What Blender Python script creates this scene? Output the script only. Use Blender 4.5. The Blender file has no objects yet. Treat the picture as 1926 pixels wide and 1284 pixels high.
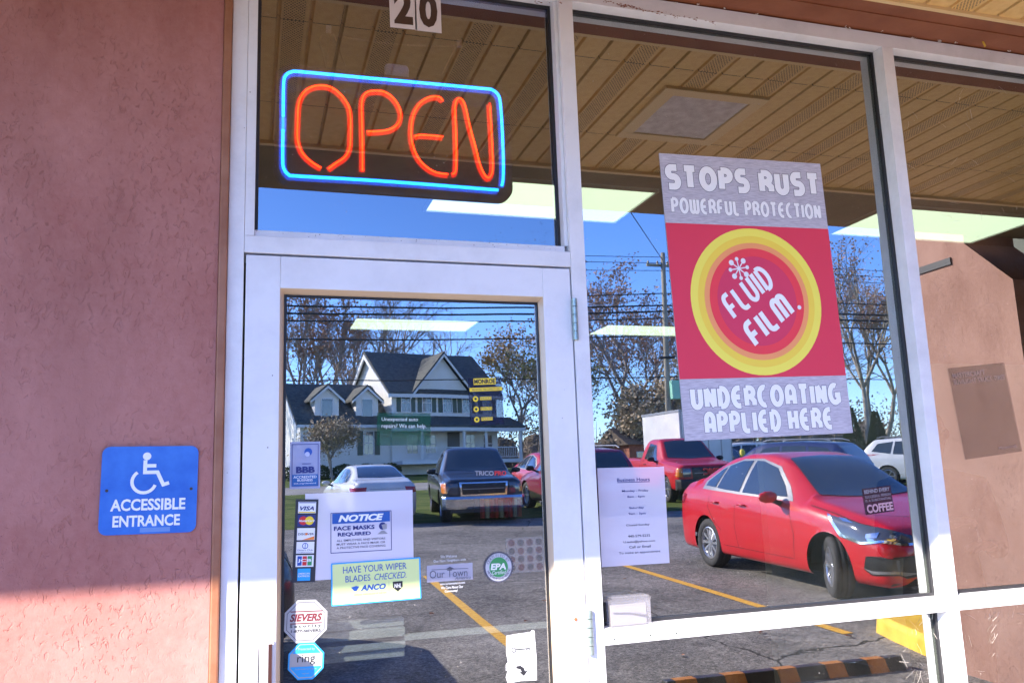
import bpy, bmesh, math, random
from math import sin, cos, pi, radians, sqrt, atan2, tan
from mathutils import Vector, Matrix
from mathutils.bvhtree import BVHTree
random.seed(7)
sc = bpy.context.scene
COL = sc.collection
# ------------------------------------------------------------------ camera
FPX, D, CZ = 1572.05, 2.22, 1.52
YAW, PITCH, ROLL = radians(17.4918), radians(9.5395), radians(-2.0284)
_f = Vector((sin(YAW)*cos(PITCH), cos(YAW)*cos(PITCH), sin(PITCH)))
_r = Vector((cos(YAW), -sin(YAW), 0)); _u = _r.cross(_f)
_R = cos(ROLL)*_r + sin(ROLL)*_u; _U = -sin(ROLL)*_r + cos(ROLL)*_u
cam = bpy.data.objects.new('camera', bpy.data.cameras.new('camera')); COL.objects.link(cam)
m = Matrix((( _R.x, _U.x, -_f.x, 0), (_R.y, _U.y, -_f.y, -D), (_R.z, _U.z, -_f.z, CZ), (0, 0, 0, 1)))
cam.matrix_world = m
cam.data.sensor_width = 36; cam.data.lens = 36*FPX/1926; cam.data.clip_end = 2000; cam.data.clip_start = .05
sc.camera = cam
# ------------------------------------------------------------------ world, sun, exposure
EL, AZ = radians(30), radians(50)
sundir = Vector((-sin(AZ)*cos(EL), -cos(AZ)*cos(EL), sin(EL)))
w = bpy.data.worlds.new('World'); sc.world = w; w.use_nodes = True
nt = w.node_tree; bg = nt.nodes['Background']; sky = nt.nodes.new('ShaderNodeTexSky')
sky.sky_type = 'NISHITA'; sky.sun_disc = False; sky.sun_elevation = EL
sky.sun_rotation = atan2(sundir.x, sundir.y) % (2*pi)
sky.air_density = .8; sky.dust_density = .15; sky.ozone_density = 5.0
hs = nt.nodes.new('ShaderNodeHueSaturation'); hs.inputs['Saturation'].default_value = 1.16; hs.inputs['Hue'].default_value = .515; nt.links.new(sky.outputs[0], hs.inputs['Color']); nt.links.new(hs.outputs[0], bg.inputs[0]); bg.inputs[1].default_value = .14
sl = bpy.data.lights.new('sun', 'SUN'); sl.energy = 3.3; sl.angle = radians(.53); sl.color = (1, .90, .78)
so = bpy.data.objects.new('sun', sl); COL.objects.link(so)
so.rotation_euler = sundir.to_track_quat('Z', 'Y').to_euler()
sc.view_settings.view_transform = 'Standard'; sc.view_settings.look = 'None'
sc.view_settings.exposure = 2.38; sc.view_settings.gamma = 1; sc.view_settings.use_curve_mapping = False
try:
    sc.cycles.max_bounces = 10; sc.cycles.transparent_max_bounces = 24; sc.cycles.glossy_bounces = 6
except Exception: pass

# ------------------------------------------------------------------ helpers
def at(px, py, y=0.0):
    """facade point (x, z) seen at photo pixel px,py on the plane y"""
    d = _f + ((px-963)/FPX)*_R + ((642-py)/FPX)*_U
    t = (y+D)/d.y
    return (t*d.x, CZ+t*d.z)
def gz(Y): return .04*Y if Y < 68 else 2.72
def link(o, parent=None):
    COL.objects.link(o)
    if parent is not None: o.parent = parent
    return o
def tag(o, label=None, cat=None, group=None, kind=None):
    if label: o['label'] = label
    if cat: o['category'] = cat
    if group: o['group'] = group
    if kind: o['kind'] = kind
    return o
def empty(name, loc=(0, 0, 0), rz=0, label=None, cat=None, group=None):
    o = bpy.data.objects.new(name, None); o.location = loc; o.rotation_euler = (0, 0, rz); o.empty_display_size = .05
    COL.objects.link(o); return tag(o, label, cat, group)
def copy_tree(o, parent=None):
    c = o.copy(); COL.objects.link(c)
    if parent is not None: c.parent = parent
    for ch in list(o.children): copy_tree(ch, c)
    return c
class MB:
    def __init__(s): s.v = []; s.f = []; s.m = []
    def add(s, vs, fs, mi=0):
        b = len(s.v); s.v += [tuple(p) for p in vs]
        for f in fs: s.f.append([b+i for i in f]); s.m.append(mi)
        return s
    def box(s, x0, x1, y0, y1, z0, z1, mi=0):
        v = [(x, y, z) for x in (x0, x1) for y in (y0, y1) for z in (z0, z1)]
        return s.add(v, [(0,1,3,2),(4,6,7,5),(0,4,5,1),(2,3,7,6),(0,2,6,4),(1,5,7,3)], mi)
    def prism(s, pts, a0, a1, axis='y', mi=0):
        """pts 2D polygon; axis y -> pts are (x,z); axis x -> (y,z); axis z -> (x,y)"""
        n = len(pts)
        def P(p, a): return (p[0], a, p[1]) if axis == 'y' else ((a, p[0], p[1]) if axis == 'x' else (p[0], p[1], a))
        v = [P(p, a0) for p in pts] + [P(p, a1) for p in pts]
        f = [tuple(range(n)), tuple(range(2*n-1, n-1, -1))] + [(i, i+n, (i+1) % n+n, (i+1) % n) for i in range(n)]
        return s.add(v, f, mi)
    def tube(s, pts, r, n=8, mi=0, cap=True, closed=False):
        pts = [Vector(p) for p in pts]; N = len(pts)
        rs = r if isinstance(r, (list, tuple)) else [r]*N
        b = len(s.v); nrm = None
        for i, p in enumerate(pts):
            if closed: t = pts[(i+1) % N]-pts[i-1]
            else: t = pts[min(i+1, N-1)]-pts[max(i-1, 0)]
            t = t.normalized() if t.length > 1e-9 else Vector((0, 0, 1))
            if nrm is None: nrm = t.orthogonal().normalized()
            nrm = nrm - t*nrm.dot(t); nrm = nrm.normalized() if nrm.length > 1e-6 else t.orthogonal().normalized()
            bi = t.cross(nrm)
            for k in range(n):
                a = 2*pi*k/n; s.v.append(tuple(p + (nrm*cos(a)+bi*sin(a))*rs[i]))
        rng = N if closed else N-1
        for i in range(rng):
            for k in range(n):
                j = (i+1) % N
                s.f.append([b+i*n+k, b+i*n+(k+1) % n, b+j*n+(k+1) % n, b+j*n+k]); s.m.append(mi)
        if cap and not closed:
            s.f.append([b+k for k in range(n)][::-1]); s.m.append(mi)
            s.f.append([b+(N-1)*n+k for k in range(n)]); s.m.append(mi)
        return s
    def lathe(s, prof, n=24, axis='z', c=(0, 0, 0), mi=0, cap=False):
        b = len(s.v); N = len(prof)
        for k in range(n):
            a = 2*pi*k/n
            for r, h in prof:
                p = (r*cos(a), r*sin(a), h) if axis == 'z' else ((h, r*cos(a), r*sin(a)) if axis == 'x' else (r*cos(a), h, r*sin(a)))
                s.v.append((p[0]+c[0], p[1]+c[1], p[2]+c[2]))
        for k in range(n):
            for i in range(N-1):
                s.f.append([b+k*N+i, b+((k+1) % n)*N+i, b+((k+1) % n)*N+i+1, b+k*N+i+1]); s.m.append(mi)
        return s
    def build(s, name, mats, parent=None, smooth=False, bevel=0, fix=True):
        me = bpy.data.meshes.new(name); me.from_pydata(s.v, [], s.f)
        mats = mats if isinstance(mats, (list, tuple)) else [mats]
        for m_ in mats: me.materials.append(m_)
        if len(mats) > 1: me.polygons.foreach_set('material_index', s.m)
        if fix:
            bm = bmesh.new(); bm.from_mesh(me); bmesh.ops.recalc_face_normals(bm, faces=bm.faces); bm.to_mesh(me); bm.free()
        if smooth: me.polygons.foreach_set('use_smooth', [True]*len(me.polygons))
        me.update()
        o = bpy.data.objects.new(name, me); link(o, parent)
        if bevel:
            b = o.modifiers.new('bevel', 'BEVEL'); b.width = bevel; b.segments = 2; b.limit_method = 'ANGLE'; b.angle_limit = radians(40)
        return o
def rrect(x0, z0, x1, z1, r, n=5):
    p = []
    for cx, cz, a in ((x1-r, z1-r, 0), (x0+r, z1-r, 90), (x0+r, z0+r, 180), (x1-r, z0+r, 270)):
        for i in range(n+1):
            t = radians(a+90*i/n); p.append((cx+r*cos(t), cz+r*sin(t)))
    return p
def circ(cx, cz, rx, rz=None, n=40): return [(cx+rx*cos(2*pi*i/n), cz+(rz or rx)*sin(2*pi*i/n)) for i in range(n)]

# ------------------------------------------------------------------ materials
def mat(name, col, rough=.5, metal=0, emit=None, es=1, spec=.5, coat=0, coat_r=.05):
    m_ = bpy.data.materials.new(name); m_.use_nodes = True; b = m_.node_tree.nodes['Principled BSDF']
    b.inputs['Base Color'].default_value = (*col, 1); b.inputs['Roughness'].default_value = rough
    b.inputs['Metallic'].default_value = metal; b.inputs['Specular IOR Level'].default_value = spec
    b.inputs['Coat Weight'].default_value = coat; b.inputs['Coat Roughness'].default_value = coat_r
    if emit: b.inputs['Emission Color'].default_value = (*emit, 1); b.inputs['Emission Strength'].default_value = es
    return m_
def N(m_, t, **k):
    n = m_.node_tree.nodes.new(t)
    for a, b in k.items(): setattr(n, a, b)
    return n
def L(m_, a, b): m_.node_tree.links.new(a, b)
def bsdf(m_): return m_.node_tree.nodes['Principled BSDF']
def coords(m_, scale=(1, 1, 1), kind='Object'):
    tc = N(m_, 'ShaderNodeTexCoord'); mp = N(m_, 'ShaderNodeMapping'); mp.inputs['Scale'].default_value = scale
    L(m_, tc.outputs[kind], mp.inputs[0]); return mp.outputs[0]
def noise(m_, vec, scale, detail=4, rough=.6, dist=0):
    n = N(m_, 'ShaderNodeTexNoise'); n.inputs['Scale'].default_value = scale; n.inputs['Detail'].default_value = detail
    n.inputs['Roughness'].default_value = rough; n.inputs['Distortion'].default_value = dist
    if vec is not None: L(m_, vec, n.inputs['Vector'])
    return n.outputs['Fac']
def ramp(m_, fac, stops):
    r = N(m_, 'ShaderNodeValToRGB'); L(m_, fac, r.inputs[0]); e = r.color_ramp.elements
    while len(e) < len(stops): e.new(.5)
    for i, (p, c) in enumerate(stops): e[i].position = p; e[i].color = (*c, 1) if len(c) == 3 else c
    return r.outputs[0]
def bump(m_, h, strength=.3, dist=.01, prev=None):
    b = N(m_, 'ShaderNodeBump'); b.inputs['Strength'].default_value = strength; b.inputs['Distance'].default_value = dist
    L(m_, h, b.inputs['Height'])
    if prev is not None: L(m_, prev, b.inputs['Normal'])
    return b.outputs[0]
def vary(m_, c0, c1, scale=3, detail=5, lo=.35, hi=.65, bscale=None, bstr=.2, bdist=.003, kind='Object', vs=(1, 1, 1)):
    v = coords(m_, vs, kind); f = noise(m_, v, scale, detail); L(m_, ramp(m_, f, [(lo, c0), (hi, c1)]), bsdf(m_).inputs['Base Color'])
    if bscale: L(m_, bump(m_, noise(m_, v, bscale, 6), bstr, bdist), bsdf(m_).inputs['Normal'])
    return m_
def stucco(name, c0, c1, kind='Object'):
    m_ = mat(name, c0, .85, spec=.25); v = coords(m_, (1, 1, 1), kind)
    big = noise(m_, v, 1.6, 4); fine = noise(m_, v, 40, 6, .7)
    mx = N(m_, 'ShaderNodeMath', operation='MULTIPLY_ADD'); L(m_, fine, mx.inputs[0]); mx.inputs[1].default_value = .5; L(m_, big, mx.inputs[2])
    L(m_, ramp(m_, mx.outputs[0], [(.55, c0), (.9, c1)]), bsdf(m_).inputs['Base Color'])
    st1 = noise(m_, coords(m_, (1.2, 1, .35), kind), 2.2, 6, .65); st2 = ramp(m_, st1, [(.46, (1, 1, 1)), (.72, (.74, .68, .66))])
    old = bsdf(m_).inputs['Base Color'].links[0].from_socket; mm = N(m_, 'ShaderNodeMix', data_type='RGBA', blend_type='MULTIPLY'); mm.inputs[0].default_value = 1; L(m_, old, mm.inputs[6]); L(m_, st2, mm.inputs[7]); L(m_, mm.outputs[2], bsdf(m_).inputs['Base Color'])
    # trowelled pits: warped ridged noise, pits elongated and slanting
    tc = coords(m_, (1.0, 1, .62), kind)
    rot = N(m_, 'ShaderNodeMapping'); rot.inputs['Rotation'].default_value = (0, radians(28), 0); L(m_, tc, rot.inputs[0])
    p1 = noise(m_, rot.outputs[0], 70, 4, .6, .8)
    p1r = ramp(m_, p1, [(.34, (0, 0, 0)), (.44, (1, 1, 1))])
    msk = noise(m_, v, 5, 2); mskr = ramp(m_, msk, [(.40, (1, 1, 1)), (.62, (.25, .25, .25))])
    inv = N(m_, 'ShaderNodeMix', data_type='FLOAT'); L(m_, mskr, inv.inputs[0]); inv.inputs[2].default_value = 1; L(m_, p1r, inv.inputs[3])
    n1 = bump(m_, inv.outputs[0], .75, .0028)
    n2 = bump(m_, noise(m_, v, 22, 5, .6), .35, .005, n1)
    n3 = bump(m_, noise(m_, v, 220, 3), .35, .0012, n2)
    L(m_, n3, bsdf(m_).inputs['Normal']); return m_
def white_paint(name, col, scale=6):
    m_ = mat(name, col, .32, spec=.5); v = coords(m_)
    f = noise(m_, v, scale, 6, .7)
    dark = tuple(c*.86 for c in col)
    c = ramp(m_, f, [(.3, dark), (.55, col)])
    # specks of dirt
    sp = N(m_, 'ShaderNodeTexVoronoi'); sp.inputs['Scale'].default_value = 26; L(m_, v, sp.inputs['Vector'])
    spn = noise(m_, v, 8, 2)
    a = N(m_, 'ShaderNodeMath', operation='MULTIPLY_ADD'); L(m_, spn, a.inputs[0]); a.inputs[1].default_value = -.16; a.inputs[2].default_value = .098
    lt = N(m_, 'ShaderNodeMath', operation='LESS_THAN'); L(m_, sp.outputs['Distance'], lt.inputs[0]); L(m_, a.outputs[0], lt.inputs[1])
    mx = N(m_, 'ShaderNodeMix', data_type='RGBA'); L(m_, lt.outputs[0], mx.inputs[0]); L(m_, c, mx.inputs[6]); mx.inputs[7].default_value = (.12, .1, .09, 1)
    L(m_, mx.outputs[2], bsdf(m_).inputs['Base Color'])
    L(m_, bump(m_, f, .08, .001), bsdf(m_).inputs['Normal']); return m_
def glassmat(name, refl=.30, tint=(.64, .67, .64), wave=0., wscale=3., dirt=.0):
    m_ = bpy.data.materials.new(name); m_.use_nodes = True; nt_ = m_.node_tree; nt_.nodes.clear()
    out = nt_.nodes.new('ShaderNodeOutputMaterial'); tr = nt_.nodes.new('ShaderNodeBsdfTransparent'); gl = nt_.nodes.new('ShaderNodeBsdfGlossy')
    tr.inputs[0].default_value = (*tint, 1); gl.inputs['Roughness'].default_value = 0.0; gl.inputs['Color'].default_value = (.96, .98, 1, 1)
    lw = nt_.nodes.new('ShaderNodeFresnel'); lw.inputs[0].default_value = 1.5
    ma = nt_.nodes.new('ShaderNodeMath'); ma.operation = 'MULTIPLY_ADD'; ma.use_clamp = True
    L(m_, lw.outputs[0], ma.inputs[0]); ma.inputs[1].default_value = 1.0; ma.inputs[2].default_value = refl-.04
    ge = nt_.nodes.new('ShaderNodeNewGeometry'); fb = nt_.nodes.new('ShaderNodeMath'); fb.operation = 'SUBTRACT'; fb.inputs[0].default_value = 1; L(m_, ge.outputs['Backfacing'], fb.inputs[1])
    fm = nt_.nodes.new('ShaderNodeMath'); fm.operation = 'MULTIPLY'; L(m_, ma.outputs[0], fm.inputs[0]); L(m_, fb.outputs[0], fm.inputs[1])
    mx = nt_.nodes.new('ShaderNodeMixShader'); L(m_, fm.outputs[0], mx.inputs[0]); L(m_, tr.outputs[0], mx.inputs[1]); L(m_, gl.outputs[0], mx.inputs[2])
    v = coords(m_)
    if wave:
        nb = bump(m_, noise(m_, v, wscale, 1, .4), 1, wave); L(m_, nb, gl.inputs['Normal'])
    last = mx.outputs[0]
    if dirt:
        df = nt_.nodes.new('ShaderNodeBsdfDiffuse'); df.inputs[0].default_value = (.5, .47, .42, 1)
        vo = N(m_, 'ShaderNodeTexVoronoi'); vo.inputs['Scale'].default_value = 45; L(m_, v, vo.inputs['Vector'])
        nn = noise(m_, v, 7, 3)
        a = N(m_, 'ShaderNodeMath', operation='MULTIPLY_ADD'); L(m_, nn, a.inputs[0]); a.inputs[1].default_value = .28; a.inputs[2].default_value = -.10
        lt = N(m_, 'ShaderNodeMath', operation='LESS_THAN'); L(m_, vo.outputs['Distance'], lt.inputs[0]); L(m_, a.outputs[0], lt.inputs[1])
        film = N(m_, 'ShaderNodeMath', operation='MULTIPLY_ADD'); L(m_, nn, film.inputs[0]); film.inputs[1].default_value = .05; film.inputs[2].default_value = -.018; film.use_clamp = True
        fa = N(m_, 'ShaderNodeMath', operation='MULTIPLY_ADD'); L(m_, lt.outputs[0], fa.inputs[0]); fa.inputs[1].default_value = dirt; L(m_, film.outputs[0], fa.inputs[2])
        m2 = nt_.nodes.new('ShaderNodeMixShader'); L(m_, fa.outputs[0], m2.inputs[0]); L(m_, last, m2.inputs[1]); L(m_, df.outputs[0], m2.inputs[2]); last = m2.outputs[0]
    L(m_, last, out.inputs[0]); return m_
def see(name, col, alpha, rough=.4):
    m_ = mat(name, col, rough); bsdf(m_).inputs['Alpha'].default_value = alpha; return m_

M = {}
M['stucco'] = stucco('red_stucco', (.365, .142, .118), (.465, .215, .185))
M['stucco_col'] = stucco('brown_stucco', (.30, .165, .125), (.39, .235, .185))
M['white'] = white_paint('white_frame_paint', (.80, .80, .82))
M['white2'] = white_paint('white_door_paint', (.80, .80, .83), 3)
M['cream'] = mat('cream_stop', (.72, .62, .5), .4)
M['gasket'] = mat('black_gasket', (.015, .015, .018), .5)
M['brown'] = vary(mat('brown_trim', (.2, .06, .02), .55), (.19, .055, .02), (.26, .085, .035), 5, bscale=60, bstr=.3)
M['caulk'] = vary(mat('brown_caulk', (.3, .12, .06), .5), (.27, .10, .045), (.36, .16, .09), 9, bscale=40, bstr=.5)
M['hinge'] = vary(mat('grey_green_hinge', (.3, .36, .34), .35, .6), (.25, .33, .32), (.42, .48, .45), 30)
M['alu'] = mat('aluminium', (.7, .71, .73), .3, .6)
M['paper'] = mat('paper', (.78, .78, .80), .6)
M['glass'] = glassmat('window_glass', .35, wave=.00006, wscale=1.6, dirt=.55)
M['glass_door'] = glassmat('door_glass', .36, wave=.00019, wscale=3.2, dirt=.35)
M['glass_tr'] = glassmat('transom_glass', .25, wave=.00005, wscale=2, dirt=.4)
def flat(name, c, r=.45, **k): return mat(name, c, r, **k)
K = dict(pw=flat('poster_white', (.93, .93, .93)), swhite=flat('sun_white', (.42, .42, .43)), black=flat('ink_black', (.02, .02, .025)), ink=flat('ink_grey', (.09, .09, .12)), white=flat('ink_white', (.85, .85, .86)), blue=flat('ink_blue', (.02, .09, .42)), cyan=flat('ink_cyan', (.03, .38, .80)),
         navy=flat('ink_navy', (.02, .03, .18)), red=flat('ink_red', (.65, .03, .03)), orange=flat('ink_orange', (.9, .25, .03)), yellow=flat('ink_yellow', (.9, .65, .03)), maroon=flat('ink_maroon', (.16, .02, .03)),
         green=flat('ink_green', (.05, .3, .1)), grey=flat('ink_midgrey', (.3, .3, .33)), lime=flat('ink_lime', (.72, .82, .35)), brown=flat('ink_brown', (.07, .035, .02)))

# ------------------------------------------------------------------ setting: ground
def sheet(name, x0, x1, Y0, Y1, dz, m_, nx=1, ny=8, label=None, kind='structure'):
    mb = MB()
    for i in range(ny):
        a, b = Y0+(Y1-Y0)*i/ny, Y0+(Y1-Y0)*(i+1)/ny
        mb.add([(x0, -a, gz(a)+dz), (x1, -a, gz(a)+dz), (x1, -b, gz(b)+dz), (x0, -b, gz(b)+dz)], [(0, 1, 2, 3)])
    o = mb.build(name, m_); tag(o, label, None, None, kind); return o
asph = mat('asphalt', (.1, .1, .1), .9, spec=.3); v = coords(asph)
def cells(scale):
    vo = N(asph, 'ShaderNodeTexVoronoi'); vo.inputs['Scale'].default_value = scale; L(asph, v, vo.inputs['Vector'])
    sp = N(asph, 'ShaderNodeSeparateColor'); L(asph, vo.outputs['Color'], sp.inputs[0]); return sp.outputs[0]
def madd(a, k, b):
    n = N(asph, 'ShaderNodeMath', operation='MULTIPLY_ADD'); L(asph, a, n.inputs[0]); n.inputs[1].default_value = k
    if isinstance(b, float): n.inputs[2].default_value = b
    else: L(asph, b, n.inputs[2])
    return n.outputs[0]
c1, c2 = cells(75), cells(28)
big = madd(noise(asph, v, .55, 5), .9, -.45); mid = madd(noise(asph, v, 5, 6, .7), .5, -.25)
sm_ = madd(c1, .44, madd(c2, .22, madd(big, 1., madd(mid, 1., .12))))
oil = ramp(asph, noise(asph, v, .9, 3), [(.62, (1, 1, 1)), (.74, (.62, .61, .6))])
base0 = ramp(asph, sm_, [(.15, (.06, .056, .052)), (.5, (.20, .185, .168)), (.85, (.42, .39, .35))])
bm_x = N(asph, 'ShaderNodeMix', data_type='RGBA', blend_type='MULTIPLY'); bm_x.inputs[0].default_value = 1; L(asph, base0, bm_x.inputs[6]); L(asph, oil, bm_x.inputs[7]); base = bm_x.outputs[2]
vc = N(asph, 'ShaderNodeTexVoronoi', feature='DISTANCE_TO_EDGE'); vc.inputs['Scale'].default_value = .16
wv = N(asph, 'ShaderNodeVectorMath', operation='MULTIPLY_ADD'); nn_ = N(asph, 'ShaderNodeTexNoise'); nn_.inputs['Scale'].default_value = 2.5; nn_.inputs['Detail'].default_value = 5; L(asph, v, nn_.inputs[0])
L(asph, nn_.outputs['Color'], wv.inputs[0]); wv.inputs[1].default_value = (.35, .35, .35); L(asph, v, wv.inputs[2]); L(asph, wv.outputs[0], vc.inputs['Vector'])
ck = N(asph, 'ShaderNodeMath', operation='LESS_THAN'); L(asph, vc.outputs['Distance'], ck.inputs[0]); ck.inputs[1].default_value = .0016
mx = N(asph, 'ShaderNodeMix', data_type='RGBA'); L(asph, ck.outputs[0], mx.inputs[0]); L(asph, base, mx.inputs[6]); mx.inputs[7].default_value = (.03, .027, .025, 1)
L(asph, mx.outputs[2], bsdf(asph).inputs['Base Color']); L(asph, bump(asph, c1, .8, .006), bsdf(asph).inputs['Normal'])
grass = vary(mat('lawn_grass', (.08, .13, .03), .9, spec=.1), (.06, .11, .02), (.17, .2, .06), 1.3, 8, bscale=40, bstr=1, bdist=.05)
soil = vary(mat('far_ground', (.12, .11, .07), .95, spec=.1), (.09, .1, .04), (.16, .14, .09), .2)
# one sheet to the horizon
mb = MB(); ys = [-60, -10, 0, 20, 40, 60, 68, 150, 700]
for a, b in zip(ys, ys[1:]):
    za, zb = (gz(max(a, 0))-.03, gz(max(b, 0))-.03)
    mb.add([(-600, -a, za), (700, -a, za), (700, -b, zb), (-600, -b, zb)], [(0, 1, 2, 3)])
tag(mb.build('ground', soil), kind='structure')
sheet('parking_lot', -40, 60, 0, 16.8, 0, asph, ny=1)
sheet('verge', -60, 80, 16.9, 33, .0, grass, ny=2)
sheet('road', -200, 300, 33, 41, .0, vary(mat('old_road', (.2, .2, .19), .9), (.19, .185, .175), (.27, .26, .24), .8), ny=1)
sheet('lawn', -80, 120, 41.3, 68, .0, grass, ny=2)
yl = vary(mat('yellow_line_paint', (.7, .38, .03), .7), (.62, .30, .02), (.82, .5, .06), 25, 6, bscale=90, bstr=.4)
def line(pts, wd, label):
    mb = MB()
    for (a, b) in zip(pts, pts[1:]):
        dx, dy = b[0]-a[0], b[1]-a[1]; l = sqrt(dx*dx+dy*dy); nx, ny = -dy/l*wd/2, dx/l*wd/2
        mb.add([(a[0]+nx, -(a[1]+ny), gz(a[1]+ny)+.005), (a[0]-nx, -(a[1]-ny), gz(a[1]-ny)+.005), (b[0]-nx, -(b[1]-ny), gz(b[1]-ny)+.005), (b[0]+nx, -(b[1]+ny), gz(b[1]+ny)+.005)], [(0, 1, 2, 3)])
    o = mb.build('parking_line', yl); tag(o, label, 'painted line', 'yellow parking lines', None); o['kind'] = 'structure'; del o['category']; return o
line([(2.075, 4.5), (2.14, 6.5), (2.22, 8.8)], .10, 'yellow parking line reflected in the door glass')
line([(4.85, 3.9), (4.9, 6.0), (4.92, 8.7)], .11, 'yellow parking line ending at the yellow kerb')
line([(7.9, 3.9), (8.0, 8.7)], .11, 'yellow parking line beyond the red sedan')
# concrete walk under the canopy
cw = vary(mat('concrete_walk', (.45, .43, .39), .85), (.40, .38, .34), (.52, .49, .45), 2, 7, bscale=80, bstr=.4)
for i in range(6):
    o = MB().box(-2.4+1.25*i, -2.4+1.25*i+1.235, -1.3, .0, -.02, .055).build('walk_slab', cw, bevel=.006); tag(o, kind='structure')

# ------------------------------------------------------------------ building: stucco wall, interior, canopy
wall = empty('stucco_wall', (-2.1, .05, 0), 0, 'dark red rough stucco wall left of the shop door', 'wall')
o = MB().box(-2.0, 2.012, -.06, .15, 0, 3.5).build('stucco_face', M['stucco'], wall); o.location = (0, 0, 0)
xs = -.065-.022
trim = MB().box(xs+2.1-.0, xs+2.1+.021, -.066, .1, 0, 3.05).build('edge_trim', M['caulk'], wall, bevel=.004)
# side walls and rear of the shop
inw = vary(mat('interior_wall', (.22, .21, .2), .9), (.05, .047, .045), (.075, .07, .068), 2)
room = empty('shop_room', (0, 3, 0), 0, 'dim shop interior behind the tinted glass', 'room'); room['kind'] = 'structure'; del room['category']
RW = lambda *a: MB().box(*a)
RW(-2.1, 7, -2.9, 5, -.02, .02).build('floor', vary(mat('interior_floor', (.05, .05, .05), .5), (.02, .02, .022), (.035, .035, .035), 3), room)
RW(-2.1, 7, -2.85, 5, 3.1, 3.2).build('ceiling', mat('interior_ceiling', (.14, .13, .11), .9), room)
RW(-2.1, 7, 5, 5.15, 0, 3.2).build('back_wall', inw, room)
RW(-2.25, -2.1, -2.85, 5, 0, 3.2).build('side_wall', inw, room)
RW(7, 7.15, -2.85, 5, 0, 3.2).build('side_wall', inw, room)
tro = mat('light_diffuser', (.8, .8, .8), .4, emit=(.86, 1.0, .76), es=.66)
rim = mat('troffer_rim', (.7, .7, .7), .5)
tl = None
for i, (x, y, lab) in enumerate([(1.54, 2.07, 'fluorescent ceiling light seen across the transom and window'), (1.52, 5.82, 'fluorescent ceiling light deep inside seen through the door glass'), (4.28, 2.02, 'fluorescent ceiling light behind the right mullion'), (4.1, 5.85, 'fluorescent ceiling light deep inside left of the red poster')]):
    t = empty('ceiling_light', (x, y, 3.1), 0, lab, 'ceiling light', 'fluorescent lights on the shop ceiling')
    MB().box(-.59, .59, -.275, .275, -.012, -.002).build('diffuser', tro, t)
    MB().box(-.61, .61, -.295, -.28, -.02, 0).box(-.61, .61, .28, .295, -.02, 0).box(-.61, -.595, -.28, .28, -.02, 0).box(.595, .61, -.28, .28, -.02, 0).build('rim', rim, t)

can = empty('canopy', (0, -1, 3.06), 0, 'overhanging canopy with cream ribbed soffit above the storefront', 'canopy')
soff = mat('soffit_cream', (.70, .45, .17), .45); v = coords(soff)
# perforation dots on the middle rib: procedural holes
sx = N(soff, 'ShaderNodeSeparateXYZ'); L(soff, v, sx.inputs[0])
def fr(axis, k, off=0.):
    a = N(soff, 'ShaderNodeMath', operation='MULTIPLY_ADD'); L(soff, sx.outputs[axis], a.inputs[0]); a.inputs[1].default_value = k; a.inputs[2].default_value = off+1000
    b = N(soff, 'ShaderNodeMath', operation='FRACT'); L(soff, a.outputs[0], b.inputs[0])
    c = N(soff, 'ShaderNodeMath', operation='SUBTRACT'); L(soff, b.outputs[0], c.inputs[0]); c.inputs[1].default_value = .5
    d = N(soff, 'ShaderNodeMath', operation='POWER'); L(soff, c.outputs[0], d.inputs[0]); d.inputs[1].default_value = 2; return d.outputs[0]
def dots(o1, o2):
    a = N(soff, 'ShaderNodeMath', operation='ADD'); L(soff, fr(0, 1/.0125, o1), a.inputs[0]); L(soff, fr(1, 1/.016, o2), a.inputs[1])
    b = N(soff, 'ShaderNodeMath', operation='LESS_THAN'); L(soff, a.outputs[0], b.inputs[0]); b.inputs[1].default_value = .05; return b.outputs[0]
dd = N(soff, 'ShaderNodeMath', operation='MAXIMUM'); L(soff, dots(0, 0), dd.inputs[0]); L(soff, dots(.5, .5), dd.inputs[1])
ab = N(soff, 'ShaderNodeMath', operation='ABSOLUTE'); L(soff, sx.outputs[0], ab.inputs[0])
lt = N(soff, 'ShaderNodeMath', operation='LESS_THAN'); L(soff, ab.outputs[0], lt.inputs[0]); lt.inputs[1].default_value = .036
mu = N(soff, 'ShaderNodeMath', operation='MULTIPLY'); L(soff, dd.outputs[0], mu.inputs[0]); L(soff, lt.outputs[0], mu.inputs[1])
cc = ramp(soff, noise(soff, v, 30, 5), [(.35, (.64, .40, .14)), (.65, (.74, .49, .19))])
mx = N(soff, 'ShaderNodeMix', data_type='RGBA'); L(soff, mu.outputs[0], mx.inputs[0]); L(soff, cc, mx.inputs[6]); mx.inputs[7].default_value = (.10, .06, .025, 1)
L(soff, mx.outputs[2], bsdf(soff).inputs['Base Color'])
PW = .3122
courses = [(.17, .321), (.325, .954), (.958, 1.345)]
smesh = []
for (a, b) in courses:
    mb = MB(); h = (b-a)/2; prof = []
    for k in range(3):
        x0 = -PW/2+k*PW/3
        prof += [(x0+.0005, .012), (x0+.006, .012), (x0+.011, 0), (x0+PW/3-.004, 0)]
        if k == 2: prof += [(x0+PW/3-.0022, .003)]
        else: prof += [(x0+PW/3-.0005, .012)]
    vs = [(p[0], -h, p[1]) for p in prof]+[(p[0], h, p[1]) for p in prof]; n = len(prof)
    mb.add(vs, [(i, i+1, i+1+n, i+n) for i in range(n-1)])
    me = bpy.data.meshes.new('soffit_panel'); me.from_pydata(mb.v, [], mb.f); me.materials.append(soff); smesh.append(me)
for i in range(-12, 22):
    cx = .894+PW*(i+.5)
    for (a, b), me in zip(courses, smesh):
        o = bpy.data.objects.new('soffit_panel', me); o.location = (cx, -(a+b)/2+1, .0); link(o, can)
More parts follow.
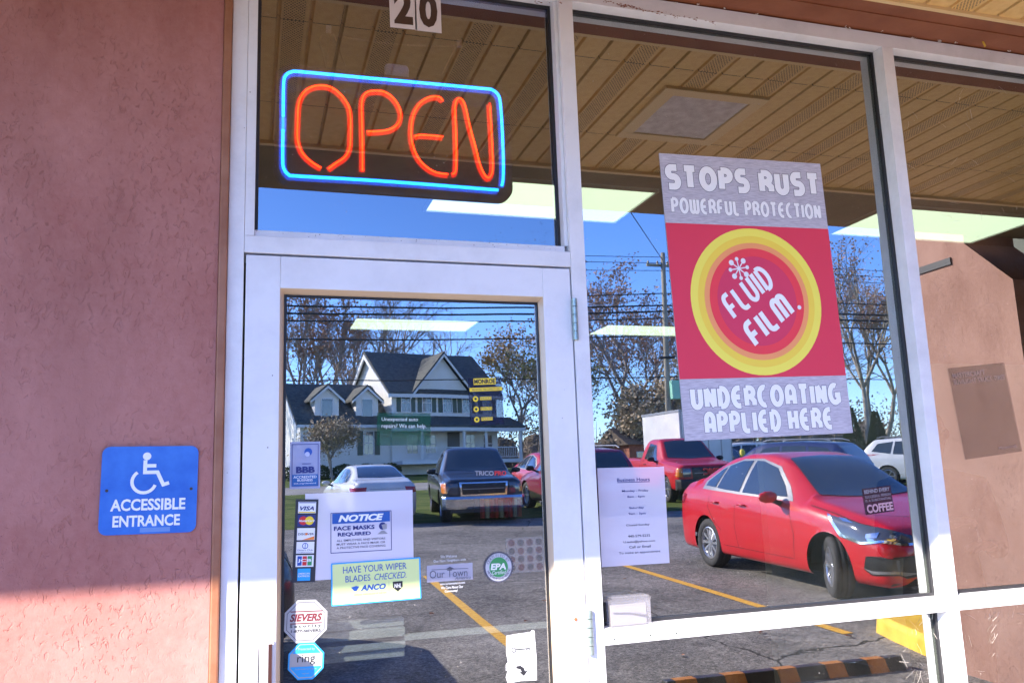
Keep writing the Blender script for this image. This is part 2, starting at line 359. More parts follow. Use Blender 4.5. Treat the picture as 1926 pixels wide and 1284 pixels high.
ct = mat('cream_trim', (.7, .5, .24), .4)
MB().box(-9, 8, 1-.171, 1-.154, -.012, .03).build('wall_trim', ct, can)
MB().box(-9, 8, 1-1.372, 1-1.347, -.016, .03).build('outer_trim', ct, can)
MB().box(-9, 9, 1-1.97, 1-1.373, 0, 1.3).build('fascia_beam', vary(mat('fascia_olive', (.2, .14, .07), .6), (.17, .12, .055), (.24, .17, .08), 4), can)
MB().box(-9, 8, 1-1.372, 1.25, .05, .5).build('roof_deck', mat('roof_dark', (.1, .09, .08), .9), can)
MB().box(-9, 8, 1-.153, 1.02, -.013, .04).build('ledge_board', M['brown'], can, bevel=.002)
MB().box(-9, 8, 1-.10, 1-.02, -.017, -.0135).build('ledge_strip', M['brown'], can)
# square light box in the soffit
sb = empty('soffit_light', (1.80, -.70, 3.06), 0, 'square unlit light box recessed in the ribbed soffit', 'light fitting')
MB().box(-.24, .24, -.245, -.19, -.014, .02).box(-.24, .24, .19, .245, -.014, .02).box(-.24, -.18, -.19, .19, -.014, .02).box(.18, .24, -.19, .19, -.014, .02).build('frame', ct, sb, bevel=.002)
MB().box(-.18, .18, -.19, .19, -.006, .02).build('lens', vary(mat('frosted_lens', (.6, .52, .48), .5), (.5, .42, .38), (.68, .6, .55), 20), sb)
# stucco wing column
colm = empty('stucco_column', (4.95, -2.3, 0), 0, 'brown stucco pier with a cut back top, standing outside by the yellow kerb', 'column')
poly = [(-1.785, 0), (-1.785, 2.714), (-2.13, 3.055), (-2.13, 3.9), (-2.80, 3.9), (-2.80, 0)]
MB().prism([(p[0]+2.3, p[1]) for p in poly], -.2, .25, 'x').build('shaft', M['stucco_col'], colm)
MB().box(-.212, -.2005, -.30, .045, 2.94, 2.99).build('dark_strip', mat('dark_strip', (.02, .018, .016), .5), colm)
wing = MB().box(5.9, 6.05, -1.97, -.06, 0, 3.035).box(5.9, 6.05, -4.2, -1.975, 0, 4.6).build('added_wall', vary(mat('grey_green_wall', (.12, .13, .11), .85), (.1, .11, .09), (.14, .15, .12), 3)); tag(wing, 'grey green wall added at the far right to darken the reflection', 'wall')  # added to keep the bright lot and sky out of the reflection
w2 = MB().box(4.9, 8.0, 0, .15, 0, 3.04).build('end_wall', M['stucco_col']); tag(w2, 'brown stucco wall beyond the last window', 'wall')

# ------------------------------------------------------------------ storefront frame
XJ0, XJ1, XM0, XM1, XN0, XN1 = -.065, -.025, .8896, .9353, 2.108, 2.156
ZD, ZB, ZH, ZT, ZS1, ZS0 = 2.136, 2.182, 2.992, 3.042, 1.114, 1.070
GY = .055
sf = empty('storefront_frame', (0, .05, 0), 0, 'white painted aluminium storefront frame around door and windows', 'window frame')
def bar(name, x0, x1, z0, z1, y0=0, y1=.11, m_=None, bev=.0012, par=None):
    return MB().box(x0, x1, y0-.05, y1-.05, z0, z1).build(name, m_ or M['white'], par or sf, bevel=bev)
bar('jamb', XJ0, XJ1, 0, ZH); bar('glazing_stop', XJ1+.0006, .0, ZB+.0005, ZH-.0005, .001)
bar('mullion', XM0, XM1, 0, ZH-.0005, -.001); bar('mullion', XN0, XN1, 0, ZH-.0005, -.001)
bar('mullion', 3.53, 3.578, 0, ZH-.0005, -.001); bar('jamb', 4.85, 4.9, 0, ZH-.0005)
bar('head', XJ0, 4.9, ZH, ZT); bar('transom_bar', XJ1+.0006, XM0-.0006, ZD, ZB)
for a, b in ((XM1, XN0), (XN1, 3.53), (3.578, 4.85)):
    bar('sill_rail', a+.0006, b-.0006, ZS0, ZS1-.024); bar('sill_rail', a+.0006, b-.0006, ZS1-.0235, ZS1, .002)
    bar('bottom_rail', a+.0006, b-.0006, .0, .1)
# recessed stops and gaskets
def gask(x0, x1, z0, z1, t=.009, y0=.044, y1=.0542, inset=0.):
    mb = MB(); mb.box(x0, x1, y0-.05, y1-.05, z1-t, z1).box(x0, x1, y0-.05, y1-.05, z0, z0+t).box(x0, x0+t, y0-.05, y1-.05, z0+t, z1-t).box(x1-t, x1, y0-.05, y1-.05, z0+t, z1-t)
    return mb.build('gasket', M['gasket'], sf)
bar('glazing_stop', XM0-.012, XM0-.0006, ZB+.021, ZH-.0005, .014, .044)
bar('glazing_stop', .0005, XM0-.0126, ZB+.0006, ZB+.0195, .012, .044)
gask(.0, XM0-.012, ZB+.0195, ZH)
def pane(name, x0, x1, z0, z1, y, m_, label, par):
    mb = MB().box(x0, x1, y-.05, y-.05+.006, z0, z1); o = mb.build(name, m_, par); o['label'] = label; return o
pane('glass_pane', .002, XM0-.013, ZB+.02, ZH-.001, GY, M['glass_tr'], 'transom glass above the door', sf)
for i, (a, b) in enumerate(((XM1, XN0), (XN1, 3.53), (3.578, 4.85))):
    gask(a, b, ZS1, ZH); gask(a, b, .1, ZS0)
    pane('glass_pane', a+.001, b-.001, ZS1+.001, ZH-.001, GY, M['glass'], ['large window glass with the red poster', 'right window glass', 'end window glass'][i], sf)
    pane('glass_pane', a+.001, b-.001, .101, ZS0-.001, GY, M['glass'], ['low window glass under the poster window', 'low right window glass', 'low end glass'][i], sf)
mb = MB()
for x, z in ((at(1155, 1201), ), (at(1223, 1194), ), (at(1272, 1190), )) and [at(1155, 1201), at(1223, 1194), at(1272, 1190)]:
    mb.lathe([(0, -.0516), (.0022, -.0516), (.0022, -.049)], 10, 'y', (x, 0, z))
mb.build('screw_hole', M['gasket'], sf)
# ------------------------------------------------------------------ door
DX0, DX1 = XJ1+.0055, XM0-.0045
DGX0, DGX1, DGZ1, DGZ0 = .082, .795, 2.034, .26
door = empty('glass_door', (0, .02, 0), 0, 'white shop door with a single large reflective glass pane', 'door')
def dbar(name, x0, x1, z0, z1, y0=.002, y1=.045, m_=None, bev=.0012): return MB().box(x0, x1, y0-.02, y1-.02, z0, z1).build(name, m_ or M['white2'], door, bevel=bev)
SX0, SX1, SZ1, SZ0 = .067, .800, 2.044, .24
dbar('stile', DX0, SX0, .012, ZD-.006); dbar('stile', SX1, DX1, .012, ZD-.006)
dbar('rail', SX0+.0004, SX1-.0004, SZ1, ZD-.006, .0022); dbar('rail', SX0+.0004, SX1-.0004, .012, SZ0, .0022)
# bevelled glazing stop (mitred picture frame)
mb = MB(); o_ = [(SX0, SZ0), (SX1, SZ0), (SX1, SZ1), (SX0, SZ1)]; i_ = [(DGX0-.002, DGZ0), (DGX1-.001, DGZ0), (DGX1-.001, DGZ1), (DGX0-.002, DGZ1)]
for k in range(4):
    a, b, c, d = o_[k], o_[(k+1) % 4], i_[(k+1) % 4], i_[k]
    mb.add([(a[0], -.014, a[1]), (b[0], -.014, b[1]), (c[0], .0235, c[1]), (d[0], .0235, d[1])], [(0, 1, 2, 3)])
    b2 = MB()
mb.build('glazing_stop', mat('champagne_stop', (.72, .58, .44), .35, .2), door)
g4 = .004
MB().box(DGX0-.002, DGX0+g4, .018, .0245, DGZ0, DGZ1).box(DGX1-g4, DGX1-.001, .018, .0245, DGZ0, DGZ1).box(DGX0+g4, DGX1-g4, .018, .0245, DGZ1-g4, DGZ1).build('gasket', M['gasket'], door)
o = MB().box(DGX0-.003, DGX1+.003, .025, .031, DGZ0-.003, DGZ1+.003).build('glass_pane', M['glass_door'], door)
MB().box(DX0-.005, DX1+.004, .030, .034, 0, ZD-.001).box(DX0-.005, DX1+.004, .0, .03, ZD-.0055, ZD-.001) if 0 else None
def hinge(z0, z1):
    h = MB(); xc = .8905; n = 5; s = (z1-z0)/n
    for i in range(n): h.lathe([(0, z0+i*s+.0008), (.0085, z0+i*s+.0008), (.0085, z0+(i+1)*s-.0008), (0, z0+(i+1)*s-.0008)], 14, 'z', (xc, -.028, 0))
    return h.build('hinge', M['hinge'], door)
hinge(1.917, 2.04); hinge(1.051, 1.169)
x, z = at(1083, 1164)
MB().lathe([(0, -.021), (.005, -.021), (.005, -.017)], 12, 'y', (x, 0, z)).build('screw', mat('rusty_screw', (.35, .12, .05), .7), door)
# pull handle lower left
hx0 = at(464, 1200)[0]; hz = at(490, 1203)[1]
MB().box(hx0, hx0+.027, -.062, -.055, .75, hz).box(hx0, hx0+.006, -.055, -.0185, .75, hz).build('pull_handle', M['alu'], door, bevel=.001)
MB().box(hx0+.030, hx0+.050, -.064, -.058, .75, hz-.003).box(hx0+.047, hx0+.063, -.06, -.019, .75, hz-.003).build('pull_handle', M['white2'], door, bevel=.001)
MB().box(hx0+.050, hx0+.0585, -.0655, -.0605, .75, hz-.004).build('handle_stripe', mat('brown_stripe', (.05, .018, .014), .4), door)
# crash bar inside
ax, az = at(610, 1170, .14); bx_, bz_ = at(757, 1157, .14)
cb = M['alu']; zt = (az+bz_)/2
lav = mat('bar_white', (.75, .76, .85), .4)
MB().box(ax-.06, bx_, .09, .13, zt-.02, zt).box(ax-.06, bx_, .075, .13, zt-.075, zt-.022).box(ax-.06, bx_, .09, .13, zt-.1, zt-.078).build('crash_bar', lav, door, bevel=.003)
zz = at(880, 1185, .12)[1]
MB().box(DGX0-.01, DGX1+.01, .075, .095, zz-.008, zz+.008).build('push_rail', lav, door, bevel=.002)

# ------------------------------------------------------------------ flat signs
FIT = []
STX = [0]
class Sign:
    def __init__(s, name, label, cat, tl, tr, bl, y, th=.0012, m_=None, rad=0, shape=None, group=None, coat=None):
        a, b, c = (Vector(at(*p, y)) for p in (tl, tr, bl))
        s.w = (b-a).length; s.h = (c-a).length; ang = atan2((b-a).y, (b-a).x)
        s.o = empty(name, (c.x, y-.0004, c.y), 0, label, cat, group); s.o.rotation_euler = (0, -ang, 0); s.ly = -th; s.n = 0
        if shape is not None: pts = [(u*s.w, v*s.h) for u, v in shape]
        elif rad: pts = rrect(0, 0, s.w, s.h, rad)
        else: pts = [(0, 0), (s.w, 0), (s.w, s.h), (0, s.h)]
        if m_ is not None: MB().prism(pts, -th, 0, 'y').build('backing', m_, s.o)
    def lay(s, l): s.n += 1; return s.ly-.00025*l-.00001*(s.n % 20)
    def poly(s, pts, m_, l=1, name='panel'):
        y = s.lay(l); P = [(u*s.w, v*s.h) for u, v in pts]
        return MB().add([(p[0], y, p[1]) for p in P], [tuple(range(len(P)))]).build(name, m_, s.o, fix=False)
    def rect(s, u0, v0, u1, v1, m_, l=1, name='panel'): return s.poly([(u0, v0), (u1, v0), (u1, v1), (u0, v1)], m_, l, name)
    def circ(s, u, v, r, m_, l=1, name='disc', n=48, rv=None):
        return s.poly([(u+r*cos(2*pi*i/n), v+(rv if rv else r*s.w/s.h)*sin(2*pi*i/n)) for i in range(n)], m_, l, name)
    def frame(s, u0, v0, u1, v1, t, m_, l=1, name='border'):
        y = s.lay(l); a = s.w; b = s.h; T = t*s.w; x0, x1, z0, z1 = u0*a, u1*a, v0*b, v1*b
        V = [(x0, z0), (x1, z0), (x1, z1), (x0, z1), (x0+T, z0+T), (x1-T, z0+T), (x1-T, z1-T), (x0+T, z1-T)]
        return MB().add([(p[0], y, p[1]) for p in V], [(0, 1, 5, 4), (1, 2, 6, 5), (2, 3, 7, 6), (3, 0, 4, 7)]).build(name, m_, s.o, fix=False)
    def text(s, t, u0, v0, u1, v1, m_, l=2, bold=0., shear=0., name='lettering', sp=1.0, rot=0):
        cu = bpy.data.curves.new(name, 'FONT'); cu.body = t; cu.size = 1; cu.offset = bold; cu.shear = shear; cu.space_character = sp; cu.resolution_u = 3
        cu.align_x = 'LEFT'; cu.materials.append(m_)
        o = bpy.data.objects.new(name, cu); link(o, s.o); o.rotation_euler = (pi/2, 0, 0)
        FIT.append((o, u0*s.w, v0*s.h, (u1-u0)*s.w, (v1-v0)*s.h, s.lay(l))); return o
def strokes(polys, wd, y, m_, parent, name, closed=None, ext=0.):
    """thick flat strokes with mitred joins, one mesh"""
    mb = MB()
    for k, pl in enumerate(polys):
        pts = [Vector((p[0], p[1])) for i, p in enumerate(pl) if i == 0 or abs(p[0]-pl[i-1][0])+abs(p[1]-pl[i-1][1]) > 1e-6]; cl = (pts[0]-pts[-1]).length < 1e-5
        if cl: pts = pts[:-1]
        n = len(pts)
        if ext and not cl:
            pts[0] = pts[0]+(pts[0]-pts[1]).normalized()*ext; pts[-1] = pts[-1]+(pts[-1]-pts[-2]).normalized()*ext
        Lf, Rt = [], []
        for i, p in enumerate(pts):
            a = pts[i-1] if (cl or i > 0) else None; b = pts[(i+1) % n] if (cl or i < n-1) else None
            d1 = (p-a).normalized() if a is not None else (b-p).normalized(); d2 = (b-p).normalized() if b is not None else d1
            n1 = Vector((-d1.y, d1.x)); n2 = Vector((-d2.y, d2.x)); q = n1+n2
            q = q/max(q.dot(q)/2, .35) if q.length > 1e-6 else n1
            Lf.append(p+q*wd/2); Rt.append(p-q*wd/2)
        yy = y-.00003*k; vs = [(p.x, yy, p.y) for p in Lf]+[(p.x, yy, p.y) for p in Rt]
        mb.add(vs, [(i, (i+1) % n, n+(i+1) % n, n+i) for i in range(n if cl else n-1)])
    return mb.build(name, m_, parent, fix=False)
def arc(cx, cy, rx, ry, a0, a1, n=12): return [(cx+rx*cos(radians(a0+(a1-a0)*i/n)), cy+ry*sin(radians(a0+(a1-a0)*i/n))) for i in range(n+1)]
GL = {
 'O': (.8, [arc(.4, .5, .4, .5, 0, 360, 28)]), 'C': (.62, [arc(.4, .5, .4, .5, 72, 288, 20)]),
 'S': (.62, [[(.6, 1)]+arc(.26, .76, .24, .24, 90, 270)+arc(.36, .26, .26, .26, 90, -90)+[(0, 0)]]),
 'T': (.62, [[(-.04, 1), (.66, 1)], [(.31, .98), (.31, 0)]]),
 'P': (.6, [[(0, 0), (0, 1)], [(-.0, 1), (.28, 1)]+arc(.28, .74, .32, .26, 90, -90)+[(.16, .48)]]),
 'R': (.62, [[(0, 0), (0, 1)], [(0, 1), (.3, 1)]+arc(.3, .75, .3, .25, 90, -90)+[(.2, .5)], [(.34, .5), (.64, .25), (.64, 0)]]),
 'U': (.62, [[(0, 1), (0, .3)]+arc(.31, .3, .31, .3, 180, 360)+[(.62, 1)]]),
 'D': (.62, [[(0, 0), (0, 1)], [(0, 1), (.18, 1)]+arc(.18, .5, .44, .5, 90, -90)+[(0, 0)]]),
 'E': (.6, [[(.6, 1)]+arc(.42, .5, .42, .5, 90, 270)+[(.6, 0)], [(.05, .5), (.56, .5)]]),
 'F': (.55, [[(0, 0), (0, .68)]+arc(.28, .7, .28, .3, 180, 90)+[(.55, 1)], [(.02, .46), (.48, .46)]]),
 'L': (.5, [[(0, 1), (0, .24)]+arc(.24, .24, .24, .24, 180, 270)+[(.5, 0)]]),
 'I': (0.0, [[(0, 1), (0, 0)]]),
 'N': (.62, [[(0, 0), (0, 1)], [(0, 1), (.62, 0)], [(.62, 0), (.62, 1)]]),
 'M': (.9, [[(0, 0), (0, .75)]+arc(.225, .77, .225, .23, 180, 0)+[(.45, 0)], [(.45, .75)]+arc(.675, .77, .225, .23, 180, 0)+[(.9, 0)]]),
 'A': (.62, [[(0, 0), (0, .65)]+arc(.31, .67, .31, .33, 180, 0)+[(.62, 0)], [(.02, .36), (.6, .36)]]),
 'G': (.74, [arc(.4, .5, .4, .5, 65, 300, 20)+[(.72, .12), (.72, .44), (.42, .44)]]),
 'H': (.6, [[(0, 0), (0, 1)], [(.6, 0), (.6, 1)], [(.02, .5), (.58, .5)]]),
 'W': (.9, [[(0, 1), (0, .25)]+arc(.225, .23, .225, .23, 180, 360)+[(.45, 1)], [(.45, .25)]+arc(.675, .23, .225, .23, 180, 360)+[(.9, 1)]]),
}
def fat(S, txt, u0, v0, u1, v1, m_, outline=None, th=.34, l=2, rot=0., name='letter', gap=.07):
    """fat rounded display letters fitted to a box of the sign; rot in degrees about the box's lower left corner"""
    adv = []; x = 0
    for c in txt:
        if c == ' ': x += .55; continue
        adv.append((c, x)); x += GL[c][0]+th+gap
    tw = x-gap; W = (u1-u0)*S.w; H = (v1-v0)*S.h; sx_ = W/tw; sz_ = H/(1+th); wd = th*min(sx_, sz_)
    ca, sa = cos(radians(rot)), sin(radians(rot)); y = S.lay(l)
    for c, x in adv:
        pls = []
        for pl in GL[c][1]:
            q = []
            for (a, b) in pl:
                X = (x+th/2+a)*sx_; Z = wd/2+b*(H-wd)
                q.append((u0*S.w+X*ca-Z*sa, v0*S.h+X*sa+Z*ca))
            pls.append(q)
        g = strokes(pls, wd, y-.0003, m_, S.o, name)
        if outline:
            k = strokes(pls, wd+wd*.15, y, outline, g, 'outline', ext=wd*.075)
paper_c = mat('glass_sheen_paper', (.66, .64, .76), .5, coat=1.0); bsdf(paper_c).inputs['Coat IOR'].default_value = 2.3  # lavender shade in the colour; coat stands in for the glass reflection
M['brushed'] = mat('brushed_metal_print', (.5, .48, .53), .4)
v = coords(M['brushed'], (1, 1, 14)); L(M['brushed'], ramp(M['brushed'], noise(M['brushed'], v, 26, 5, .7), [(.35, (.38, .355, .42)), (.65, (.66, .63, .69))]), bsdf(M['brushed']).inputs['Base Color'])

# red undercoating poster
P = Sign('undercoating_poster', 'large red and grey STOPS RUST poster with a yellow ring on the window', 'poster', (1243, 289), (1545, 309), (1288, 829), GY, .002, M['brushed'])
P.rect(0, .205, 1, .748, flat('poster_red', (.78, .04, .085)), 1)
rings = [(.395, (.96, .84, .11)), (.352, (.95, .70, .07)), (.315, (.95, .36, .13)), (.285, (.90, .05, .07)), (.240, (.72, .04, .11))]
for i, (r, c) in enumerate(rings): P.circ(.5, .475, r, flat('ring_%d' % i, c), 2+i, 'ring', 64)
fat(P, 'STOPS RUST', .02, .868, .98, .962, K['pw'], K['ink'], l=2, th=.42, gap=.08)
fat(P, 'POWERFUL PROTECTION', .04, .782, .965, .842, K['pw'], K['ink'], l=2, th=.39, gap=.08)
fat(P, 'UNDERCOATING', .05, .10, .95, .18, K['pw'], K['ink'], l=2, th=.42, gap=.08)
fat(P, 'APPLIED HERE', .115, .015, .885, .095, K['pw'], K['ink'], l=2, th=.42, gap=.08)
fat(P, 'FLUID', .350, .404, .350+.335, .404+.098, K['pw'], l=9, rot=35, th=.32, gap=.12)
fat(P, 'FILM', .462, .306, .462+.325, .306+.098, K['pw'], l=9, rot=35, th=.32, gap=.12)
P.circ(.752, .452, .012, K['white'], 9, 'mark')
cx, cz = .405, .590
for k in range(8):
    a = 2*pi*k/8+.15; r = .052; ux, vz_ = cx+r*cos(a), cz+r*sin(a)*P.w/P.h
    P.circ(ux, vz_, .015 if k % 2 else .011, K['white'], 9, 'spark_dot', 16)
    strokes([[(cx*P.w, cz*P.h), (ux*P.w, vz_*P.h)]], .004, P.lay(9), K['white'], P.o, 'spark_ray')

# accessible entrance sign on stucco
sgn_blue = vary(mat('sign_blue', (.02, .13, .55), .4), (.02, .12, .52), (.04, .18, .62), 14)
A = Sign('accessible_entrance_sign', 'blue ACCESSIBLE ENTRANCE sign with wheelchair symbol on the stucco wall', 'sign', (190, 840), (371, 838), (184, 1007), -.0115, .002, sgn_blue, rad=.018)
A.text('ACCESSIBLE', .11, .265, .88, .40, K['white'], bold=.03); A.text('ENTRANCE', .14, .085, .83, .215, K['white'], bold=.03)
A.circ(.46, .885, .043, K['white'], 2, 'symbol')
wl = .022*A.w/.21
strokes([[(.445*A.w, .84*A.h), (.445*A.w, .70*A.h), (.575*A.w, .70*A.h), (.64*A.w, .555*A.h), (.70*A.w, .575*A.h)], [(.45*A.w, .775*A.h), (.56*A.w, .775*A.h)]], .0085, A.lay(2), K['white'], A.o, 'symbol')
strokes([[(.44*A.w+.0265*cos(radians(t))*1.0, .595*A.h+.0265*sin(radians(t))) for t in range(125, 350, 12)]], .0075, A.lay(3), K['white'], A.o, 'symbol')
for u in (.065, .935): A.circ(u, .5, .017, flat('bolt_dark', (.05, .03, .02)), 3, 'bolt', 12)
A.rect(.42, .02, .73, .07, flat('tape_blue', (.15, .28, .6)), 1, 'tape')

# street number on the transom glass
for (a, b, c, t, lab) in (((729, -26), (779, -20), (734, 51.6), '2', 'left white card with the figure two at the top of the transom glass'), ((779.6, -20), (828.5, -13.5), (781.3, 57.4), '0', 'right white card with a rounded zero at the top of the transom glass')):
    S = Sign('house_number', lab, 'number sticker', a, b, c, GY, .0008, flat('number_card', (.75, .68, .66)), group='number stickers on the transom'); S.text(t, .16, .10, .86, .93, K['brown'], bold=.045)

# card strip
S = Sign('card_logo_strip', 'black strip of six payment card logos on the door glass', 'sticker', (550.2, 938.5), (592.9, 938.5), (549, 1095), .0432, .0008, flat('strip_black', (.03, .03, .04)))
H6 = [(.83, .97), (.668, .81), (.505, .65), (.345, .485), (.185, .325), (.02, .165)]
for (a, b), k in zip(H6, range(6)):
    S.rect(.12 if k < 5 else .22, a, .90 if k < 5 else .78, b, K['white'] if k not in (1, 5) else (K['navy'] if k == 1 else K['cyan']), 1, 'card')
S.text('VISA', .2, .865, .82, .915, K['navy'], 3, .03, .3); S.rect(.15, .955, .88, .965, K['navy'], 2); S.rect(.15, .835, .88, .848, K['yellow'], 2)
S.circ(.37, .74, .19, K['red'], 2); S.circ(.64, .74, .19, K['yellow'], 3); S.text('MasterCard', .17, .725, .86, .752, K['white'], 4, .02, .2)
S.text('DISC VER', .17, .565, .86, .59, K['black'], 3, .01); S.circ(.53, .578, .055, K['orange'], 3); S.poly([(.35, .508), (.88, .508), (.88, .55)], K['orange'], 2)
S.circ(.5, .435, .13, K['blue'], 2); S.circ(.5, .435, .10, K['white'], 3); S.rect(.485, .41, .515, .46, K['blue'], 4); S.text('Diners Club', .18, .375, .84, .395, K['navy'], 3); S.text('INTERNATIONAL', .18, .352, .84, .362, K['navy'], 3)
for i, c in enumerate(('blue', 'red', 'green')): S.rect(.19+.22*i, .2, .38+.22*i, .312, K[c], 2, 'card_bar')
S.text('JCB', .2, .235, .8, .28, K['white'], 3, .03)
S.text('AMERICAN', .25, .095, .75, .115, K['white'], 3, .01); S.text('EXPRESS', .25, .065, .75, .085, K['white'], 3, .01)

def octo(): 
    k = .29; return [(k, 0), (1-k, 0), (1, k), (1, 1-k), (1-k, 1), (k, 1), (0, 1-k), (0, k)]
def ins(pts, s): return [(.5+(u-.5)*s, .5+(v-.5)*s) for u, v in pts]
S = Sign('security_octagon_sticker', 'white octagonal SIEVERS Security sticker on the door glass', 'sticker', (533, 1129), (613, 1126), (533, 1210), .045, .0008, K['swhite'], shape=octo())
S.poly(ins(octo(), .90), K['ink'], 1, 'border'); S.poly(ins(octo(), .87), K['swhite'], 2); S.text('SIEVERS', .12, .50, .88, .68, K['maroon'], 3, .04, .25)
S.rect(.13, .72, .88, .745, K['maroon'], 3, 'bar'); S.rect(.13, .44, .88, .465, K['maroon'], 3, 'bar'); S.text('S e c u r i t y', .13, .34, .86, .43, K['black'], 3, .03); S.text('1-877-SIEVERS', .16, .245, .86, .31, K['black'], 3, .03)
S = Sign('doorbell_octagon_sticker', 'small octagonal white and cyan Protected by ring sticker below the white octagon', 'sticker', (540, 1209), (607, 1206), (540, 1279), .045, .0008, K['cyan'], shape=octo())
S.poly(ins(octo(), .91), K['swhite'], 1, 'border'); S.poly(ins([(.29, 1), (.71, 1), (.96, .735), (.04, .735)], .88), K['cyan'], 2); S.poly(ins([(.29, 0), (.71, 0), (1, .29), (1, .33), (0, .33), (0, .29)], .86), K['cyan'], 2)
S.text('Protected by', .27, .78, .73, .86, K['swhite'], 3); S.text('ring', .25, .40, .75, .68, K['black'], 3); S.text('Audio/Video Surveillance', .2, .27, .8, .31, K['swhite'], 3, shear=.2); S.text('ring.com', .4, .14, .6, .19, K['swhite'], 3)

# notice paper
S = Sign('face_mask_notice', 'white sheet with blue NOTICE face masks required print on the door glass', 'notice', (571, 928.5), (773, 921), (573, 1092), .044, .0006, paper_c)
bx = (.235, .30, .79, .76)
S.frame(.23, .295, .795, .765, .006, K['navy'], 2); S.rect(.245, .635, .78, .755, flat('notice_blue', (.02, .1, .40)), 2)
S.text('NOTICE', .30, .655, .72, .735, K['white'], 3, .05, .25); S.text('FACE MASKS', .26, .555, .635, .605, K['navy'], 3, .035); S.text('REQUIRED', .295, .48, .60, .53, K['navy'], 3, .035)
for i, t in enumerate(('ALL EMPLOYEES AND VISITORS', 'MUST WEAR A FACE MASK OR', 'A PROTECTIVE FACE COVERING')): S.text(t, .285, .425-.042*i, .735, .45-.042*i, K['ink'], 3, .01)
S.circ(.71, .585, .034, K['navy'], 3, 'head_symbol'); S.poly([(.70, .60), (.75, .61), (.75, .55), (.715, .54)], K['grey'], 4, 'mask_symbol'); S.poly([(.66, .49), (.76, .49), (.725, .53), (.70, .53)], K['grey'], 4, 'neck_symbol')
# wiper sticker
S = Sign('wiper_blade_sticker', 'yellow green HAVE YOUR WIPER BLADES CHECKED sticker with a blue rim', 'sticker', (621.8, 1058.9), (789.5, 1047), (623.2, 1139.5), .0425, .001, K['cyan'], rad=.003)
S.rect(.015, .03, .985, .97, K['lime'], 1); S.text('HAVE YOUR WIPER', .13, .74, .84, .90, K['blue'], 3); S.text('BLADES', .155, .53, .43, .68, K['blue'], 3); S.text('CHECKED.', .475, .53, .835, .68, K['blue'], 3, 0, .3)
S.text('ANCO', .32, .30, .60, .44, K['blue'], 3, .04, .25); S.poly([(.215, .40), (.27, .43), (.305, .41), (.275, .31), (.25, .31)], K['blue'], 3, 'logo'); S.rect(.635, .22, .638, .48, K['grey'], 3, 'divider')
S.poly([(.68, .46), (.79, .46), (.79, .32), (.735, .22), (.68, .32)], K['black'], 3, 'shield'); S.text('NHL', .695, .31, .775, .41, K['white'], 4, .02, .2); S.text('OFFICIAL WIPER BLADE OF THE NHL', .25, .2, .61, .235, K['ink'], 3)
# accredited business decal
S = Sign('accredited_business_decal', 'pale blue BBB accredited business decal at the top left of the door glass', 'decal', (544.8, 830.8), (601.5, 829.8), (544.8, 919.4), .044, .0006, see('decal_film', (.5, .55, .8), .55))
S.frame(.06, .05, .94, .95, .02, K['navy'], 2); S.rect(.08, .06, .92, .30, flat('bbb_blue', (.02, .12, .38)), 2); S.text('BBB', .2, .33, .82, .47, K['navy'], 3, .05)
S.text('ACCREDITED', .12, .22, .88, .275, K['white'], 3, .01); S.text('BUSINESS', .25, .155, .75, .205, K['white'], 3, .01); S.text('bbb.org/cleveland', .14, .09, .86, .13, K['white'], 3); S.circ(.6, .78, .13, K['blue'], 3, 'flame'); S.circ(.57, .73, .08, flat('decal_pale', (.5, .55, .75)), 4, 'flame')
S.rect(.4, .52, .7, .535, K['navy'], 3, 'bar')
# our town decal
S = Sign('our_town_decal', 'pale Our Town America decal in the middle of the door glass', 'decal', (803, 1063), (889, 1057.4), (803, 1094.7), .044, .0006, see('town_film', (.6, .58, .68), .62))
S.text('Our Town', .06, .22, .88, .68, K['ink'], 3, -.005); S.text('America', .6, .04, .95, .24, K['ink'], 3, shear=.3); S.text('We Welcome', .3, 1.40, .66, 1.56, K['white'], 3); S.text('Our New Neighbors with', .15, 1.12, .85, 1.30, K['white'], 3)
S.text('www.ourtownamerica.com', .28, -.22, .82, -.08, K['white'], 3); S.text('We Care About Our', .3, -.46, .78, -.30, K['white'], 3); S.text('Community!', .38, -.70, .66, -.53, K['white'], 3)
S.poly([(.40, .70), (.5, .86), (.6, .70)], K['ink'], 3, 'roofline'); S.poly([(.1, .72), (.9, .66), (.9, .69), (.1, .75)], K['ink'], 3, 'roofline')
# EPA seal
sh = []
for i in range(72):
    r = .5 if i % 2 else .455; sh.append((.5+r*cos(2*pi*i/72), .5+r*sin(2*pi*i/72)))
S = Sign('certified_seal_decal', 'round saw toothed EPA certified seal with a green centre on the door glass', 'decal', (909, 1037), (967, 1034), (909, 1098), .0432, .0006, K['ink'], shape=sh)
S.circ(.5, .5, .42, flat('seal_pale', (.55, .55, .6)), 1); S.circ(.5, .5, .30, K['green'], 2); S.text('EPA', .24, .42, .74, .62, K['white'], 3, .04, .15); S.text('Certified', .28, .28, .74, .40, K['white'], 4, 0, .4)
def ring_text(S, t, r, a0, a1, m_, sz):
    n = len(t)
    for i, c in enumerate(t):
        if c == ' ': continue
        a = radians(a0+(a1-a0)*i/(n-1)); o = S.text(c, 0, 0, sz, sz, m_, 3); FIT.pop(); o.rotation_euler = (pi/2, 0, 0)
        o.scale = (sz*S.w,)*3; up = a-pi/2 if a1 < a0 else a+pi/2
        o.rotation_euler = (pi/2, -up, 0) ; dx = -.35*sz*S.w
        o.location = ((.5+r*cos(a))*S.w+dx*cos(up)+.3*sz*S.w*sin(up), S.lay(3), (.5+r*sin(a))*S.h+dx*sin(up)-.3*sz*S.w*cos(up))
